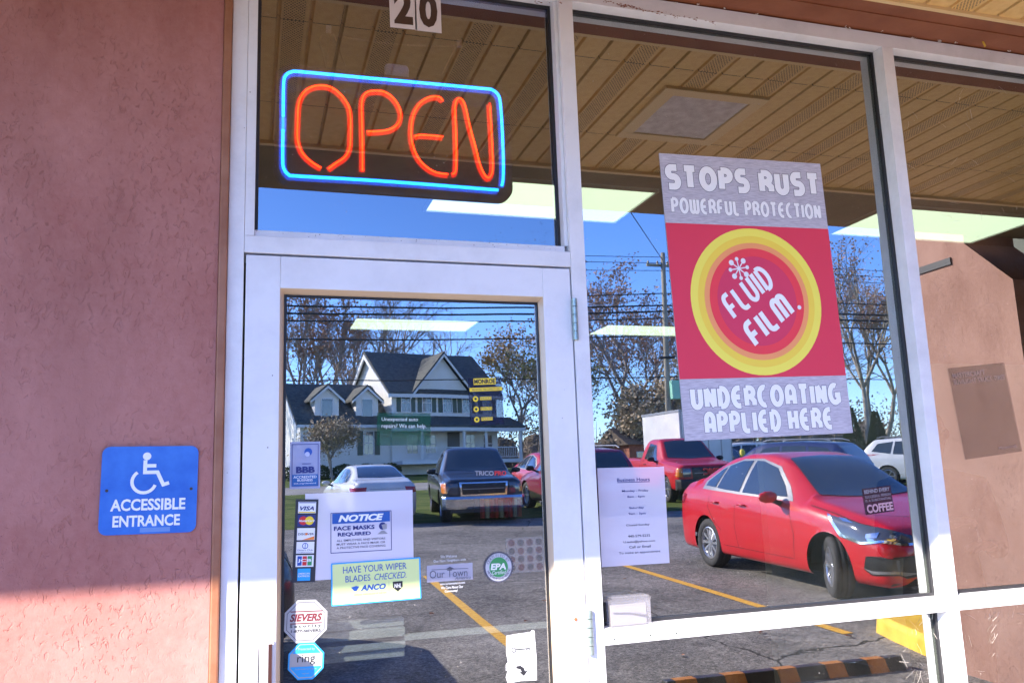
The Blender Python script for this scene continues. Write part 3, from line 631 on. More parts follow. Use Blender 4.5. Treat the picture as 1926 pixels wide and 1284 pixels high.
ring_text(S, 'CERTIFIED BY', .36, 155, 30, K['ink'], .13); ring_text(S, 'MAINSTREAM ENGINEERING', .36, 200, 345, K['ink'], .10)
# key paper
S = Sign('key_drop_paper', 'torn white paper with a key drawing and curved arrow, low on the door glass', 'notice', (953, 1190), (1007, 1185), (955, 1284), .045, .0007, flat('worn_paper', (.72, .73, .76)), shape=[(.0, .0), (.45, .02), (1.0, .0), (1.02, .4), (.98, 1.0), (.9, 1.02), (.85, .98), (.4, .97), (0, .95), (-.02, .6), (.03, .42), (-.04, .38), (-.05, .25), (.04, .3), (-.06, .12)])
S.rect(.28, .64, .80, .665, K['black'], 2, 'key'); S.circ(.24, .65, .085, K['black'], 2, 'key'); S.circ(.24, .65, .05, flat('wp', (.72, .73, .76)), 3, 'key'); S.rect(.68, .6, .71, .65, K['black'], 2, 'key'); S.rect(.76, .6, .79, .65, K['black'], 2, 'key')
S.poly([(.3, .32), (.45, .33), (.57, .27), (.6, .21), (.7, .21), (.55, .11), (.40, .2), (.48, .2), (.44, .25), (.3, .28)], K['black'], 2, 'arrow'); S.text('KEY DROP', .36, .42, .66, .45, K['grey'], 2)
# business hours
S = Sign('business_hours_sheet', 'white Business Hours sheet at the lower left of the poster window', 'notice', (1121.8, 880), (1247.2, 877), (1131.6, 1065.7), GY-.001, .0006, paper_c)
tx = [('Business Hours', .855, .28, .77, .028), ('Monday - Friday', .74, .345, .74, .022), ('8am - 6pm', .68, .42, .68, .022), ('Saturday', .565, .44, .66, .022), ('9am - 3pm', .505, .425, .68, .022), ('Closed Sunday', .39, .38, .73, .02),
      ('440-579-5232', .28, .40, .73, .02), ('U.auto@yahoo.com', .22, .33, .80, .022), ('Call or Email', .17, .41, .73, .02), ('To make an appointment', .11, .255, .87, .022)]
for i, (t, v0, u0, u1, hh) in enumerate(tx): S.text(t, u0, v0, u1, v0+hh*1.25, K['ink'] if i > 4 else K['navy'], 3, .012)
S.rect(.28, .843, .77, .849, K['navy'], 3, 'underline')
# decals further inside
S = Sign('shock_absorber_decal', 'yellow and navy MONROE decal high on the right side of the door glass', 'decal', (885, 712), (948, 710), (885, 800), .0445, .0005, see('monroe_film', (.01, .015, .07), .26))
S.rect(.16, .86, .82, 1.0, K['yellow'], 2); S.text('MONROE', .18, .88, .80, .98, K['black'], 3, .04); S.rect(.03, .72, 1.0, .80, K['yellow'], 2); S.text('WE INSTALL THE COMPLETE LINE', .1, .735, .92, .78, K['ink'], 3)
for i, t in enumerate(('SHOCKS', 'STRUTS', 'MOUNTS')): S.circ(.19, .56-.22*i, .08, K['yellow'], 2); S.circ(.19, .56-.22*i, .035, K['black'], 3, n=12); S.rect(.32, .53-.22*i, .66, .60-.22*i, K['yellow'], 2); S.text(t, .33, .54-.22*i, .65, .59-.22*i, K['ink'], 3)
S = Sign('auto_repair_decal', 'translucent green Unexpected auto repairs sign behind the door glass', 'sign', (710, 776), (810, 777), (709, 837), .0448, .0005, see('green_film', (.0, .14, .06), .20))
S.text('Unexpected auto', .08, .72, .76, .86, K['white'], 2); S.text('repairs? We can help.', .08, .5, .92, .66, K['white'], 2)
S = Sign('wiper_brand_lettering', 'grey and red TRICO PRO lettering on the right of the door glass', 'lettering', (893, 885), (952, 885), (893, 896), .0445, .0004)
S.text('TRICO', 0, .2, .6, 1, K['grey'], 2, .03); S.text('PRO', .63, .2, 1, 1, K['red'], 2, .03)
S = Sign('coffee_sign', 'small dark COFFEE sign with stacked lettering in the poster window', 'sign', (1627, 919), (1680, 912), (1629, 968), GY-.001, .0005, see('coffee_film', (.05, .01, .03), .55))
S.text('BEHIND EVERY', .05, .8, .95, .95, K['grey'], 2, .02); S.text('SUCCESSFUL PERSON', .05, .62, .95, .72, K['grey'], 2); S.text('IS A SUBSTANTIAL', .05, .48, .95, .57, K['grey'], 2); S.text('COFFEE', .05, .05, .97, .38, flat('coffee_pink', (.5, .3, .35)), 2, .04)
faint = see('faint_ink', (.5, .4, .35), .45)
S = Sign('tyre_poster', 'dim brown MASTERCRAFT truck tires poster behind the right window', 'poster', (1799, 692), (1904, 681), (1816, 864), GY-.0014, .0005, see('tyre_film', (.09, .02, .018), .17))
S.text('MASTERCRAFT', .05, .885, .62, .94, faint, 2, .01); S.text('SUV/LIGHT TRUCK TIRES', .05, .81, .95, .865, faint, 2, .01); S.text('Mastercraft', .6, .05, .92, .09, faint, 2)
S = Sign('dot_grid_card', 'pale card with four rows of faint grey and red dots on the door glass', 'card', (951, 1012), (1022, 1008), (953, 1078), .0447, .0005, see('dot_film', (.5, .46, .42), .22))
for i in range(4):
    for j in range(4): S.circ(.15+.24*i, .15+.235*j, .085, see('dot_a', (.25, .10, .10), .38) if (i+j) % 2 else see('dot_b', (.14, .13, .13), .38), 2, 'dot', 18)

# ------------------------------------------------------------------ neon sign (inside, behind the transom glass)
def q(x, y): return at(420+x/2.674, y/2.674, .10)
neon = empty('open_neon_sign', (.4, .1, 2.36), 0, 'lit neon OPEN sign with red letters in a blue border', 'neon sign')
def npt(x, y, dy=0.): a = q(x, y); return (a[0]-.4, dy, a[1]-2.36)
x0, x1, z0, z1 = .049-.4, .755-.4, .0, .375
acr = mat('smoky_acrylic', (.035, .015, .03), .15); bsdf(acr).inputs['Alpha'].default_value = .72
MB().prism(rrect(x0, z0, x1, z1, .05, 8), .012, .02, 'y').build('backing_panel', acr, neon)
MB().prism(rrect(x0, z0, x1, z1, .05, 8), .0205, .03, 'y').build('rim', mat('dark_rim', (.02, .015, .03), .4), neon).scale = (1, 1, 1)
def neonmat(name, core, edge, s):
    m_ = bpy.data.materials.new(name); m_.use_nodes = True; t_ = m_.node_tree; t_.nodes.clear(); o_ = t_.nodes.new('ShaderNodeOutputMaterial'); e = t_.nodes.new('ShaderNodeEmission')
    lw = t_.nodes.new('ShaderNodeLayerWeight'); lw.inputs[0].default_value = .5; r = t_.nodes.new('ShaderNodeValToRGB'); r.color_ramp.elements[0].color = (*core, 1); r.color_ramp.elements[1].color = (*edge, 1); r.color_ramp.elements[0].position = .12; r.color_ramp.elements[1].position = .55
    t_.links.new(lw.outputs['Facing'], r.inputs[0]); t_.links.new(r.outputs[0], e.inputs[0]); e.inputs[1].default_value = s; t_.links.new(e.outputs[0], o_.inputs[0]); return m_
redn = neonmat('red_neon', (1, .05, .004), (.80, .006, .003), 2.5); blun = neonmat('blue_neon', (.01, .38, 1.0), (.0, .12, .8), 2.9)
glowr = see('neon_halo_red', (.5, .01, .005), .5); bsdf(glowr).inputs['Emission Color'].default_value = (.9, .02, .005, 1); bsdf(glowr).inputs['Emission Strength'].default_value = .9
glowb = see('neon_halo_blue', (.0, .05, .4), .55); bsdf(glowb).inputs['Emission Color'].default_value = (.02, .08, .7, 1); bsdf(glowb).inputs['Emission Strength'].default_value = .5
def smoothp(pts, k=3):
    P_ = [Vector(p) for p in pts]; out = []
    for i in range(len(P_)-1):
        p0, p1, p2, p3 = P_[max(i-1, 0)], P_[i], P_[i+1], P_[min(i+2, len(P_)-1)]
        for j in range(k):
            t = j/k; out.append(.5*((2*p1)+(-p0+p2)*t+(2*p0-5*p1+4*p2-p3)*t*t+(-p0+3*p1-3*p2+p3)*t**3))
    return out+[P_[-1]]
def ntube(name, pts, m_, gl, r, gr, sm=True):
    p = [npt(*a) for a in pts]; p = smoothp(p) if sm else p
    o = MB().tube(p, r, 10).build(name, m_, neon, smooth=True)
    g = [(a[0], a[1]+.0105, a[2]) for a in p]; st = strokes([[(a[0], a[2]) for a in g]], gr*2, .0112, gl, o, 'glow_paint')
    return o
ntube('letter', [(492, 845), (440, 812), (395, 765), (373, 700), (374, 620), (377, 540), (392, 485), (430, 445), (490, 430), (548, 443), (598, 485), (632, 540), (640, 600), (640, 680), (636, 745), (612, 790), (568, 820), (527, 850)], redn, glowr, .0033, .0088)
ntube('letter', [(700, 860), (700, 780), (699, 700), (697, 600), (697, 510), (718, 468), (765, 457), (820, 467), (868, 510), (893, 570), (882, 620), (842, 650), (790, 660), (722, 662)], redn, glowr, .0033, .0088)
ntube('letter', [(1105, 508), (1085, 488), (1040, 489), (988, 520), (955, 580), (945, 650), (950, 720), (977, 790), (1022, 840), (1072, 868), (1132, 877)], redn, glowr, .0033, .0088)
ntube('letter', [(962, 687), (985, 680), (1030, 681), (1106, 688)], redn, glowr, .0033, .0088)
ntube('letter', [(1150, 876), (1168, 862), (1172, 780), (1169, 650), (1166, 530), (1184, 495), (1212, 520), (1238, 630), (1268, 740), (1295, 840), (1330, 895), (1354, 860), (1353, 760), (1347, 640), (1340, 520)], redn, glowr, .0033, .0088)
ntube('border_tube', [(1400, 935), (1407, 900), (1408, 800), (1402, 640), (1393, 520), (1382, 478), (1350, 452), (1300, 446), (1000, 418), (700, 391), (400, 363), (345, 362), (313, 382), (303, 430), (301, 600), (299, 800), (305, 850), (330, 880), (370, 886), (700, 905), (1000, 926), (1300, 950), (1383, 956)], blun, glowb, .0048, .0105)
MB().tube([npt(300, 595, -.0), npt(300, 655, 0)], .0088, 12).build('tube_clip', see('clip', (.1, .5, .9), .6), neon)
MB().box(-.03, .045, .035, .06, .36, .43).build('transformer_tab', mat('pale_tab', (.5, .5, .6), .5), neon, bevel=.012)
mb = MB()
mb.tube(smoothp([npt(500, 150, .03), npt(488, 190, .03), npt(505, 250, .03), npt(520, 320, .03)]), .003, 6); mb.tube([npt(540, 150, .03), npt(525, 300, .03)], .0012, 5); mb.tube(smoothp([npt(560, 150, .03), npt(590, 230, .03), npt(620, 310, .03)]), .002, 5)
mb.tube([npt(1180, 210, .03), npt(1110, 350, .03)], .0015, 5)
mb.build('hanging_wire', mat('wire_dark', (.06, .04, .03), .6), neon)
mb = MB()
for i in range(44):
    t = i/44; a = npt(545+640*t, 150+60*t+18*sin(pi*t), .03)
    mb.lathe([(.0026, -.0008), (.0038, 0), (.0026, .0008), (.0018, 0), (.0026, -.0008)], 8, 'y' if i % 2 else 'z', a)
mb.build('chain', mat('chain_metal', (.25, .2, .13), .5, .5), neon)
for p in ((535, 120), (1200, 195)):
    a = npt(*p, .03); MB().box(a[0]-.008, a[0]+.008, a[1], a[1]+.01, a[2]-.01, a[2]+.014).build('hook', mat('hook_grey', (.4, .35, .28), .5), neon, bevel=.002)
# ------------------------------------------------------------------ plastic card box on the sill
bx0, bz0 = at(1143, 1172, .03); bx1, _ = at(1216, 1167, .03); _, bz1 = at(1180, 1117, .03)
cb = empty('plastic_card_box', ((bx0+bx1)/2, .02, ZS1), 0, 'small clear plastic box with a grey pen on the window sill', 'box')
hw = (bx1-bx0)/2; hh = bz1-ZS1
clear = see('clear_plastic', (.5, .49, .55), .14, .1)
mb = MB(); t = .0018
mb.box(-hw, hw, -.022, -.0205, 0, hh*.86).box(-hw, hw, .0145, .016, 0, hh*.86).box(-hw, -hw+t, -.02, .014, 0, hh*.86).box(hw-t, hw, -.02, .014, 0, hh*.86).box(-hw, hw, -.022, .016, -.0, .0015)
mb.build('box_body', clear, cb)
MB().box(-hw-.002, hw+.002, -.025, .018, hh*.86+.0004, hh*.94).box(-hw+.003, hw-.003, -.022, .016, hh*.941, hh).build('lid', clear, cb, bevel=.001)
MB().box(-hw+.006, hw-.006, -.004, .004, .002, hh*.7).build('card_stack', flat('cards', (.28, .27, .29)), cb)
MB().tube([(-hw+.006, -.012, hh*.52), (0, -.012, hh*.46), (hw-.008, -.012, hh*.3)], .0024, 8).build('pen', mat('pen_grey', (.25, .25, .28), .4), cb, smooth=True)
# peeling flakes and cobweb tufts along the brown ledge
flk = mat('white_flake', (.75, .7, .66), .8)
CWL = ['second', 'third', 'fourth', 'fifth', 'sixth', 'seventh', 'eighth', 'ninth', 'tenth', 'rightmost', 'leftmost']
for wi, (px, py, s) in enumerate(((1310, 10, 5), (1360, 18, 4), (1420, 30, 6), (1500, 32, 4), (1592, 55, 9), (1655, 60, 6), (1715, 75, 7), (1765, 80, 9), (1795, 82, 5), (1895, 98, 5), (1270, 8, 5))):
    x, z = at(px, py, -.002); mb = MB(); s = s*.0011
    for k in range(7):
        a = random.uniform(0, 6.28); r = s*random.uniform(.6, 1.5); c_ = Vector((x+random.uniform(-s, s), -.006-random.uniform(0, .004), z+random.uniform(-s, s)*.5))
        mb.tube([c_, c_+Vector((cos(a)*r, -.002, sin(a)*r*.6))], [.0014, .0003], 4)
    o = mb.build('web_tuft', flk); tag(o, CWL[wi] + ' white cobweb tuft along the joint under the brown ledge', 'cobweb', 'cobweb tufts along the brown ledge')
# cobweb strands and dirt on the right window, dirt in the transom corner
mb = MB(); rw_ = random.Random(3); wbm = mat('web_strand', (.6, .55, .48), .8)
for _ in range(70):
    px, py = rw_.uniform(1700, 1920), rw_.choice((rw_.uniform(150, 430), rw_.uniform(1130, 1270))); a = at(px, py, .048); an = rw_.uniform(0, 6.28); l_ = rw_.uniform(.004, .05)
    mb.tube([(a[0], .048, a[1]), (a[0]+cos(an)*l_*.5+rw_.uniform(-.003, .003), .046, a[1]+sin(an)*l_*.5), (a[0]+cos(an)*l_, .048, a[1]+sin(an)*l_)], rw_.choice((.00022, .0003, .0005)), 3, cap=False)
for _ in range(60):
    px, py = rw_.uniform(1700, 1920), rw_.uniform(130, 460); a = at(px, py, .047); mb.lathe([(0, -.0008), (rw_.uniform(.0004, .0012), 0), (0, .0008)], 5, 'y', (a[0], .047, a[1]))
tag(mb.build('web_strands', wbm), 'fine cobweb strands and specks on the right window', kind='stuff')
mb = MB()
for _ in range(90):
    t_ = rw_.random()**2.2; px, py = (1046-t_*150, 455-rw_.random()**2*60*(1-t_)+0) if rw_.random() < .6 else (rw_.uniform(480, 1046), 0)
    if py == 0: py = 430+(px-472)*.054+rw_.uniform(2, 10)
    a = at(px, py, .012); r_ = rw_.uniform(.0006, .0017); mb.add([(a[0]-r_, .010, a[1]), (a[0], .0098, a[1]-r_*.7), (a[0]+r_, .010, a[1]+.0003), (a[0], .0098, a[1]+r_*.8)], [(0, 1, 2, 3)])
tag(mb.build('dirt_specks', mat('dirt_dark', (.06, .045, .035), .9)), 'dark dirt specks gathered in the lower right corner of the transom', kind='stuff')
mb = MB()
for (a0, a1, b0, b1, n_) in ((1135, 1, 1210, 19, 60), (1210, 20, 1345, 42, 45), (1000, 2, 1060, 6, 10)):
    for _ in range(n_):
        t_ = rw_.random(); a = at(a0+(a1*0)+(b0-a0)*t_, a1+(b1-a1)*t_+rw_.gauss(0, 1.8), -.0015); w1 = rw_.uniform(.001, .007); h1 = rw_.uniform(.0006, .002)
        mb.add([(a[0]-w1, -.0015-_*.000004, a[1]), (a[0], -.0015-_*.000004, a[1]-h1), (a[0]+w1, -.0015-_*.000004, a[1]-.0006), (a[0]+w1*.3, -.0015-_*.000004, a[1]+h1)], [(0, 1, 2, 3)])
tag(mb.build('peeled_paint', M['brown']), 'brown patches where the white paint of the head has peeled', kind='stuff')
lx, lz = at(1845, 75, -.04)
mb = MB()
for (a, b, c, d) in ((-.012, .02, .0, -.005), (0, -.004, .022, .006), (0, -.002, .012, -.026), (-.002, 0, -.01, .02)): 
    mb.add([(a, 0, b), (a+.004, -.004, b+.003), (c+.003, -.006, d), (c, 0, d-.003)], [(0, 1, 2, 3)])
o = mb.build('dry_leaf', mat('yellow_leaf', (.6, .35, .03), .6)); o.location = (lx, -.04, lz); tag(o, 'dry yellow leaf hanging in a cobweb under the ledge', 'leaf')
# ================================================================== outside: things on the lot
# yellow kerb island
kp = vary(mat('yellow_kerb_paint', (.75, .42, .03), .6), (.70, .38, .02), (.88, .58, .06), 5, 6, bscale=70, bstr=.5, bdist=.004)
mb = MB(); pts = [(4.86, 3.02), (5.0, 3.55), (5.1, 3.86), (5.3, 4.02), (6.6, 4.32), (7.9, 4.4), (7.9, 2.9), (5.0, 2.72)]
n = len(pts); vs = [(x, -Y, gz(Y)-.02) for x, Y in pts]; c_ = (6.2, 3.6)
vs += [(x+(c_[0]-x)*.018, -(Y+(c_[1]-Y)*.03), gz(Y)+.12) for x, Y in pts]; vs += [(x+(c_[0]-x)*.045, -(Y+(c_[1]-Y)*.07), gz(Y)+.145) for x, Y in pts]
mb.add(vs, [(i, (i+1) % n, n+(i+1) % n, n+i) for i in range(n)]+[(n+i, n+(i+1) % n, 2*n+(i+1) % n, 2*n+i) for i in range(n)]+[tuple(range(2*n, 3*n))])
tag(mb.build('kerb_island', kp, bevel=.03), 'yellow painted concrete kerb island at the foot of the stucco pier', 'kerb')
# rubber parking stop
st = empty('parking_stop', (3.55, -2.92, gz(2.92)-.01), radians(1.5), 'black rubber parking stop with orange stripes in front of the window', 'parking stop')
rb = mat('black_rubber', (.025, .025, .02), .45); orr = vary(mat('orange_stripe', (.5, .17, .02), .6), (.38, .13, .012), (.55, .22, .03), 20)
prof = [(-.105, 0), (-.03, .09), (.04, .09), (.09, 0)]
for k in range(2): MB().prism(prof, -.92+.921*k, -.001+.921*k, 'x').build('rubber_bar', rb, st, bevel=.006)
for x in (-.78, -.42, -.02, .36, .70):
    pf = [(-.1070, .001), (-.031, .0918), (.041, .0918), (.0920, .001), (.089, .001), (.038, .088), (-.029, .088), (-.104, .001)]
    MB().prism(pf, x-.075, x+.075, 'x').build('stripe', orr, st)
# crumpled clear film on the stop
mb = MB(); nx_ = 9
for i in range(nx_):
    for j in range(4):
        mb.v.append((4.2-.07*i*.9, -(2.80+.028*j+.016*i), gz(2.9)+.04+.04*sin(i*.5)+random.uniform(-.008, .008)))
for i in range(nx_-1):
    for j in range(3): a = i*4+j; mb.f.append([a, a+1, a+5, a+4]); mb.m.append(0)
tag(mb.build('plastic_film', see('blue_film', (.35, .5, .7), .6, .15), smooth=False), 'crumpled bluish plastic film lying over the end of the parking stop', 'litter')
lf = vary(mat('dead_leaf', (.35, .15, .08), .8), (.25, .09, .04), (.5, .28, .18), 30)
lvs = None
LL = ['in front of the parking stop', 'at the tip of the yellow kerb', 'just beyond the parking stop', 'on the right yellow line', 'between parking stop and red sedan', 'near the left yellow line, close', 'left of the left yellow line', 'right of the left yellow line', 'far up the left yellow line', 'left of the yellow kerb', 'in the middle of the empty bay', 'near the right line by the red sedan', 'beside the front wheel of the red sedan', 'behind the wiper sticker reflection', 'far back in the empty bay', 'left of the line, farther back']
for k, (x, Y) in enumerate([(3.2, 3.75), (4.76, 3.78), (3.45, 4.35), (5.0, 6.65), (3.7, 4.5), (2.5, 5.5), (1.75, 6.2), (3.0, 6.4), (2.45, 8), (4.2, 4.2), (3.9, 5.6), (4.4, 7.4), (5.3, 4.9), (2.9, 4.8), (3.3, 9), (1.5, 7.4)]):
    mb = MB(); s = random.uniform(.02, .035)
    ring_ = [(s*cos(a)*random.uniform(.7, 1.2), s*.7*sin(a)*random.uniform(.7, 1.2), random.uniform(0, .02)) for a in [i*.9 for i in range(7)]]
    mb.add([(0, 0, .004)]+ring_, [(0, i+1, (i+1) % 7+1) for i in range(7)])
    o = mb.build('fallen_leaf', lf); o.location = (x, -Y, gz(Y)+.008); o.rotation_euler = (0, 0, random.uniform(0, 6)); tag(o, 'small curled brown leaf on the asphalt ' + LL[k], 'leaf', 'fallen leaves on the asphalt')

# ------------------------------------------------------------------ vehicles
def lerp(tab, x):
    if x <= tab[0][0]: return tab[0][1]
    for (a, p), (b, q_) in zip(tab, tab[1:]):
        if x <= b:
            t = (x-a)/(b-a); return p+(q_-p)*t
    return tab[-1][1]
def slerp(tab, x, k=.04): return (lerp(tab, x-2*k)+2*lerp(tab, x-k)+3*lerp(tab, x)+2*lerp(tab, x+k)+lerp(tab, x+2*k))/9
chrome = mat('chrome', (.75, .76, .78), .12, 1); rimm = mat('alloy_rim', (.55, .56, .58), .28, .85); tyrem = vary(mat('tyre_rubber', (.03, .03, .03), .8), (.022, .022, .022), (.045, .043, .042), 20)
darkp = mat('dark_plastic', (.02, .02, .022), .55); welld = mat('wheel_well', (.012, .012, .012), .9); lens = mat('headlight_lens', (.10, .11, .13), .08, .4, coat=1); amber = mat('amber_lens', (.8, .25, .02), .15, coat=1); redl = mat('red_lens', (.4, .01, .015), .12, coat=1)
cglass = mat('car_glass', (.025, .035, .038), .03, spec=.9, coat=1); grlm = mat('grille_black', (.012, .012, .013), .35); seam = mat('panel_gap', (.008, .004, .004), .8)
greyt = mat('window_trim_grey', (.28, .28, .29), .35, .4); platem = flat('number_plate', (.7, .72, .75))
def paint(name, c, met=.0): 
    m_ = mat(name, c, .34, met, spec=.35, coat=.7, coat_r=.03); v_ = coords(m_); f_ = noise(m_, v_, 1.6, 4); L(m_, ramp(m_, f_, [(.3, tuple(x*.86 for x in c)), (.7, c)]), bsdf(m_).inputs['Base Color']); return m_
class Car:
    """s runs from the nose (0) to the tail (L); local frame: nose towards -y... built with nose at y=0, tail at y=-L... x across, z up"""
    def __init__(S, name, label, cat, L_, W, top, belt, roofw, m_, wheels, wr=.31, z0=.2, planw=None, group=None, sill=None, capr=(.16, .14), lod=1):
        S.root = empty(name, (0, 0, 0), 0, label, cat, group); S.L = L_; S.W = W; S.m = m_; S.wr = wr; S.top = top; S.belt = belt
        ns, nt = (150, 30) if lod else (70, 18)
        plan = planw or [(0, .80), (.12, .90), (.4, .965), (1.0, 1.0), (L_-1.1, 1.0), (L_-.4, .96), (L_-.1, .90), (L_, .82)]
        V, F = [], []
        def sec(s):
            hw = W/2*slerp(plan, s); t_ = slerp(top, s); b = min(slerp(belt, s), t_-.015); zb = z0 if sill is None else slerp(sill, s)
            e0 = min(s/capr[0], 1); e1 = min((L_-s)/capr[1], 1); e = sqrt(max(0, 1-(1-e0)**2))*sqrt(max(0, 1-(1-e1)**2)); e = .55+.45*e
            rw = W/2*slerp(roofw, s)
            up = t_-b
            if up < .16: rw = hw*.80
            pts = [(hw*.90, zb), (hw*.965, zb+.06), (hw*.995, zb+(b-zb)*.35), (hw, zb+(b-zb)*.62), (hw*.985, zb+(b-zb)*.86), (hw*.945, b), (hw*.93-(hw*.93-rw)*.5, b+up*.52), (rw*1.02, b+up*.84), (rw*.9, b+up*.955), (rw*.6, b+up*.99), (0, t_)]
            # resample smoothly
            out = []; P_ = [Vector((a, z, 0)) for a, z in pts]; seq = smoothp(P_, 4 if lod else 2)
            zc = zb+(b-zb)*.5
            return [(a.x*(.9+.1*e) if 0 else a.x*e**.35, zc+(a.y-zc)*(e if s < .3 or s > L_-.3 else 1)) for a in seq]
        secs = []
        for i in range(ns+1):
            u = i/ns; s = L_*(u); 
            if i < 8: s = L_/ns*8*(i/8)**1.6
            if i > ns-8: s = L_-L_/ns*8*((ns-i)/8)**1.6
            sc_ = sec(s); secs.append((s, sc_)); 
        n = len(secs[0][1]); full = 2*n-1
        for s, q_ in secs:
            V += [(x, -s, z) for x, z in q_] + [(-x, -s, z) for x, z in q_[-2::-1]]
        for i in range(ns):
            for k in range(full-1): F.append([i*full+k, i*full+k+1, (i+1)*full+k+1, (i+1)*full+k])
        F.append(list(range(full))); F.append(list(range(ns*full, (ns+1)*full))[::-1])
        S.bvh = BVHTree.FromPolygons([Vector(v_) for v_ in V], F)
        ar = wr*1.16
        keep = []; dead = set()
        for j, v_ in enumerate(V):
            for ws in wheels:
                dy, dz = -v_[1]-ws, v_[2]-wr
                if abs(v_[0]) > W*.30 and dy*dy+dz*dz < ar*ar: dead.add(j)
        for f in F:
            if len(f) > 4 or not all(j in dead for j in f): keep.append(f)
        for j in dead:
            v_ = V[j]
            for ws in wheels:
                dy, dz = -v_[1]-ws, v_[2]-wr; d = sqrt(dy*dy+dz*dz)
                if d < ar and d > 1e-4: V[j] = (v_[0], -(ws+dy/d*ar), wr+dz/d*ar)
        mb = MB(); mb.v = V; mb.f = keep; mb.m = [0]*len(keep)
        S.body = mb.build('body', m_, S.root, smooth=True)
        MB().box(-W*.36, W*.36, -L_+.12, -.12, z0+.0, z0+.12).box(-W*.30, W*.30, -L_+.3, -.3, z0+.1, z0+.5).build('underbody', welld, S.root)
        for ws in wheels:
            for sd in (-1, 1):
                mb = MB(); pr = []
                for k in range(17):
                    a = pi*k/16; pr.append((-(ws+ar*1.0*cos(a)), wr+ar*sin(a)))
                x_in, x_out = sd*W*.30, sd*W*.462
                vs = [(x_in, y, z) for y, z in pr]+[(x_out, y, z) for y, z in pr]
                mb.add(vs, [(k, k+1, k+18, k+17) for k in range(16)]+[tuple(range(17))]); mb.build('wheel_well', welld, S.root)
    def wheels(S, ss, spokes=10, steer=0, rim_r=None, tw=.2, yoff=.0):
        for i, ws in enumerate(ss):
            for sd in (-1, 1):
                wr = S.wr; rr = rim_r or wr*.66; hb = empty('wheel', (sd*(S.W/2-tw*.5-.035), -ws, wr)); hb.parent = S.root
                hb.rotation_euler = (0, 0, (steer if i == 0 else 0) + (pi if sd < 0 else 0))
                pr = [(rr, -tw*.42), (rr+.02, -tw*.5), (wr-.03, -tw*.5), (wr-.008, -tw*.42), (wr, -tw*.3), (wr, -tw*.17), (wr-.008, -tw*.15), (wr-.008, -tw*.12), (wr, -tw*.1), (wr, tw*.1), (wr-.008, tw*.12), (wr-.008, tw*.15), (wr, tw*.17), (wr, tw*.3), (wr-.008, tw*.42), (wr-.03, tw*.5), (rr+.02, tw*.5), (rr, tw*.42)]
                MB().lathe(pr, 48, 'x').build('tyre', tyrem, hb, smooth=True)
                mb = MB().lathe([(rr, tw*.42), (rr-.012, tw*.44), (rr-.022, tw*.36), (rr-.03, -tw*.3)], 48, 'x')
                mb.lathe([(.0, tw*.36), (.035, tw*.36), (.045, tw*.30), (.045, tw*.1)], 20, 'x')
                for k in range(spokes):
                    a = 2*pi*k/spokes; ca, sa = cos(a), sin(a); w1, w2 = .021, .030
                    def pp(r, o_, h): return (h, r*ca-o_*sa, r*sa+o_*ca)
                    h0, h1 = tw*.34, tw*.38
                    mb.add([pp(.03, -w1*.6, h0), pp(.03, w1*.6, h0), pp(rr-.015, w2*.55, h1), pp(rr-.015, -w2*.55, h1), pp(.03, -w1, h0-.03), pp(.03, w1, h0-.03), pp(rr-.015, w2, h1-.04), pp(rr-.015, -w2, h1-.04)], [(0, 1, 2, 3), (0, 4, 5, 1), (1, 5, 6, 2), (3, 2, 6, 7), (0, 3, 7, 4)])
                mb.build('rim', rimm, hb)
                MB().lathe([(0, -.01), (rr-.02, -.01)], 24, 'x').build('brake_disc', darkp, hb)
    def patch(S, poly, view, m_, name, off=.004, step=.07, both=True, side=1, parent=None, label=None):
        bm = bmesh.new(); vs = [bm.verts.new((a, b, 0)) for a, b in poly]; bm.faces.new(vs)
        xs_ = [p[0] for p in poly]; ys_ = [p[1] for p in poly]
        for ax, arr in ((0, xs_), (1, ys_)):
            a = min(arr)+step
            while a < max(arr):
                co = (a, 0, 0) if ax == 0 else (0, a, 0); no = (1, 0, 0) if ax == 0 else (0, 1, 0)
                bmesh.ops.bisect_plane(bm, geom=bm.verts[:]+bm.edges[:]+bm.faces[:], plane_co=co, plane_no=no); a += step
        res_ = []
        for sd in ((1, -1) if (both and view in ('side', 'front', 'rear')) else (side,)):
            mb = MB(); idx = {}
            for v_ in bm.verts:
                a, b = v_.co.x, v_.co.y
                if view == 'side': o_, d_ = Vector((sd*3, -a, b)), Vector((-sd, 0, 0))
                elif view == 'top': o_, d_ = Vector((b, -a, 4)), Vector((0, 0, -1))
                elif view == 'front': o_, d_ = Vector((a*sd, 3, b)), Vector((0, -1, 0))
                else: o_, d_ = Vector((a*sd, -S.L-3, b)), Vector((0, 1, 0))
                h = S.bvh.ray_cast(o_, d_); 
                if h[0] is None: p = o_+d_*(3-S.W*.4 if view == 'side' else 3.15)
                else:
                    nn = h[1]; nn = nn if nn.dot(d_) < 0 else -nn; p = h[0]+nn*off
                idx[v_] = len(mb.v); mb.v.append(tuple(p))
            for f in bm.faces: mb.f.append([idx[v_] for v_ in f.verts]); mb.m.append(0)
            o = mb.build(name, m_, parent or S.root, smooth=True); res_.append(o)
            if label: o['label'] = label
        bm.free(); return res_
    def gap(S, pts, view='side', wd=.007, both=True):
        """thin dark panel gap along a path"""
        for (a, b) in zip(pts, pts[1:]):
            d = Vector((b[0]-a[0], b[1]-a[1])); n_ = Vector((-d.y, d.x)).normalized()*wd/2
            S.patch([(a[0]+n_.x, a[1]+n_.y), (a[0]-n_.x, a[1]-n_.y), (b[0]-n_.x, b[1]-n_.y), (b[0]+n_.x, b[1]+n_.y)], view, seam, 'panel_gap', .0025, .12, both)
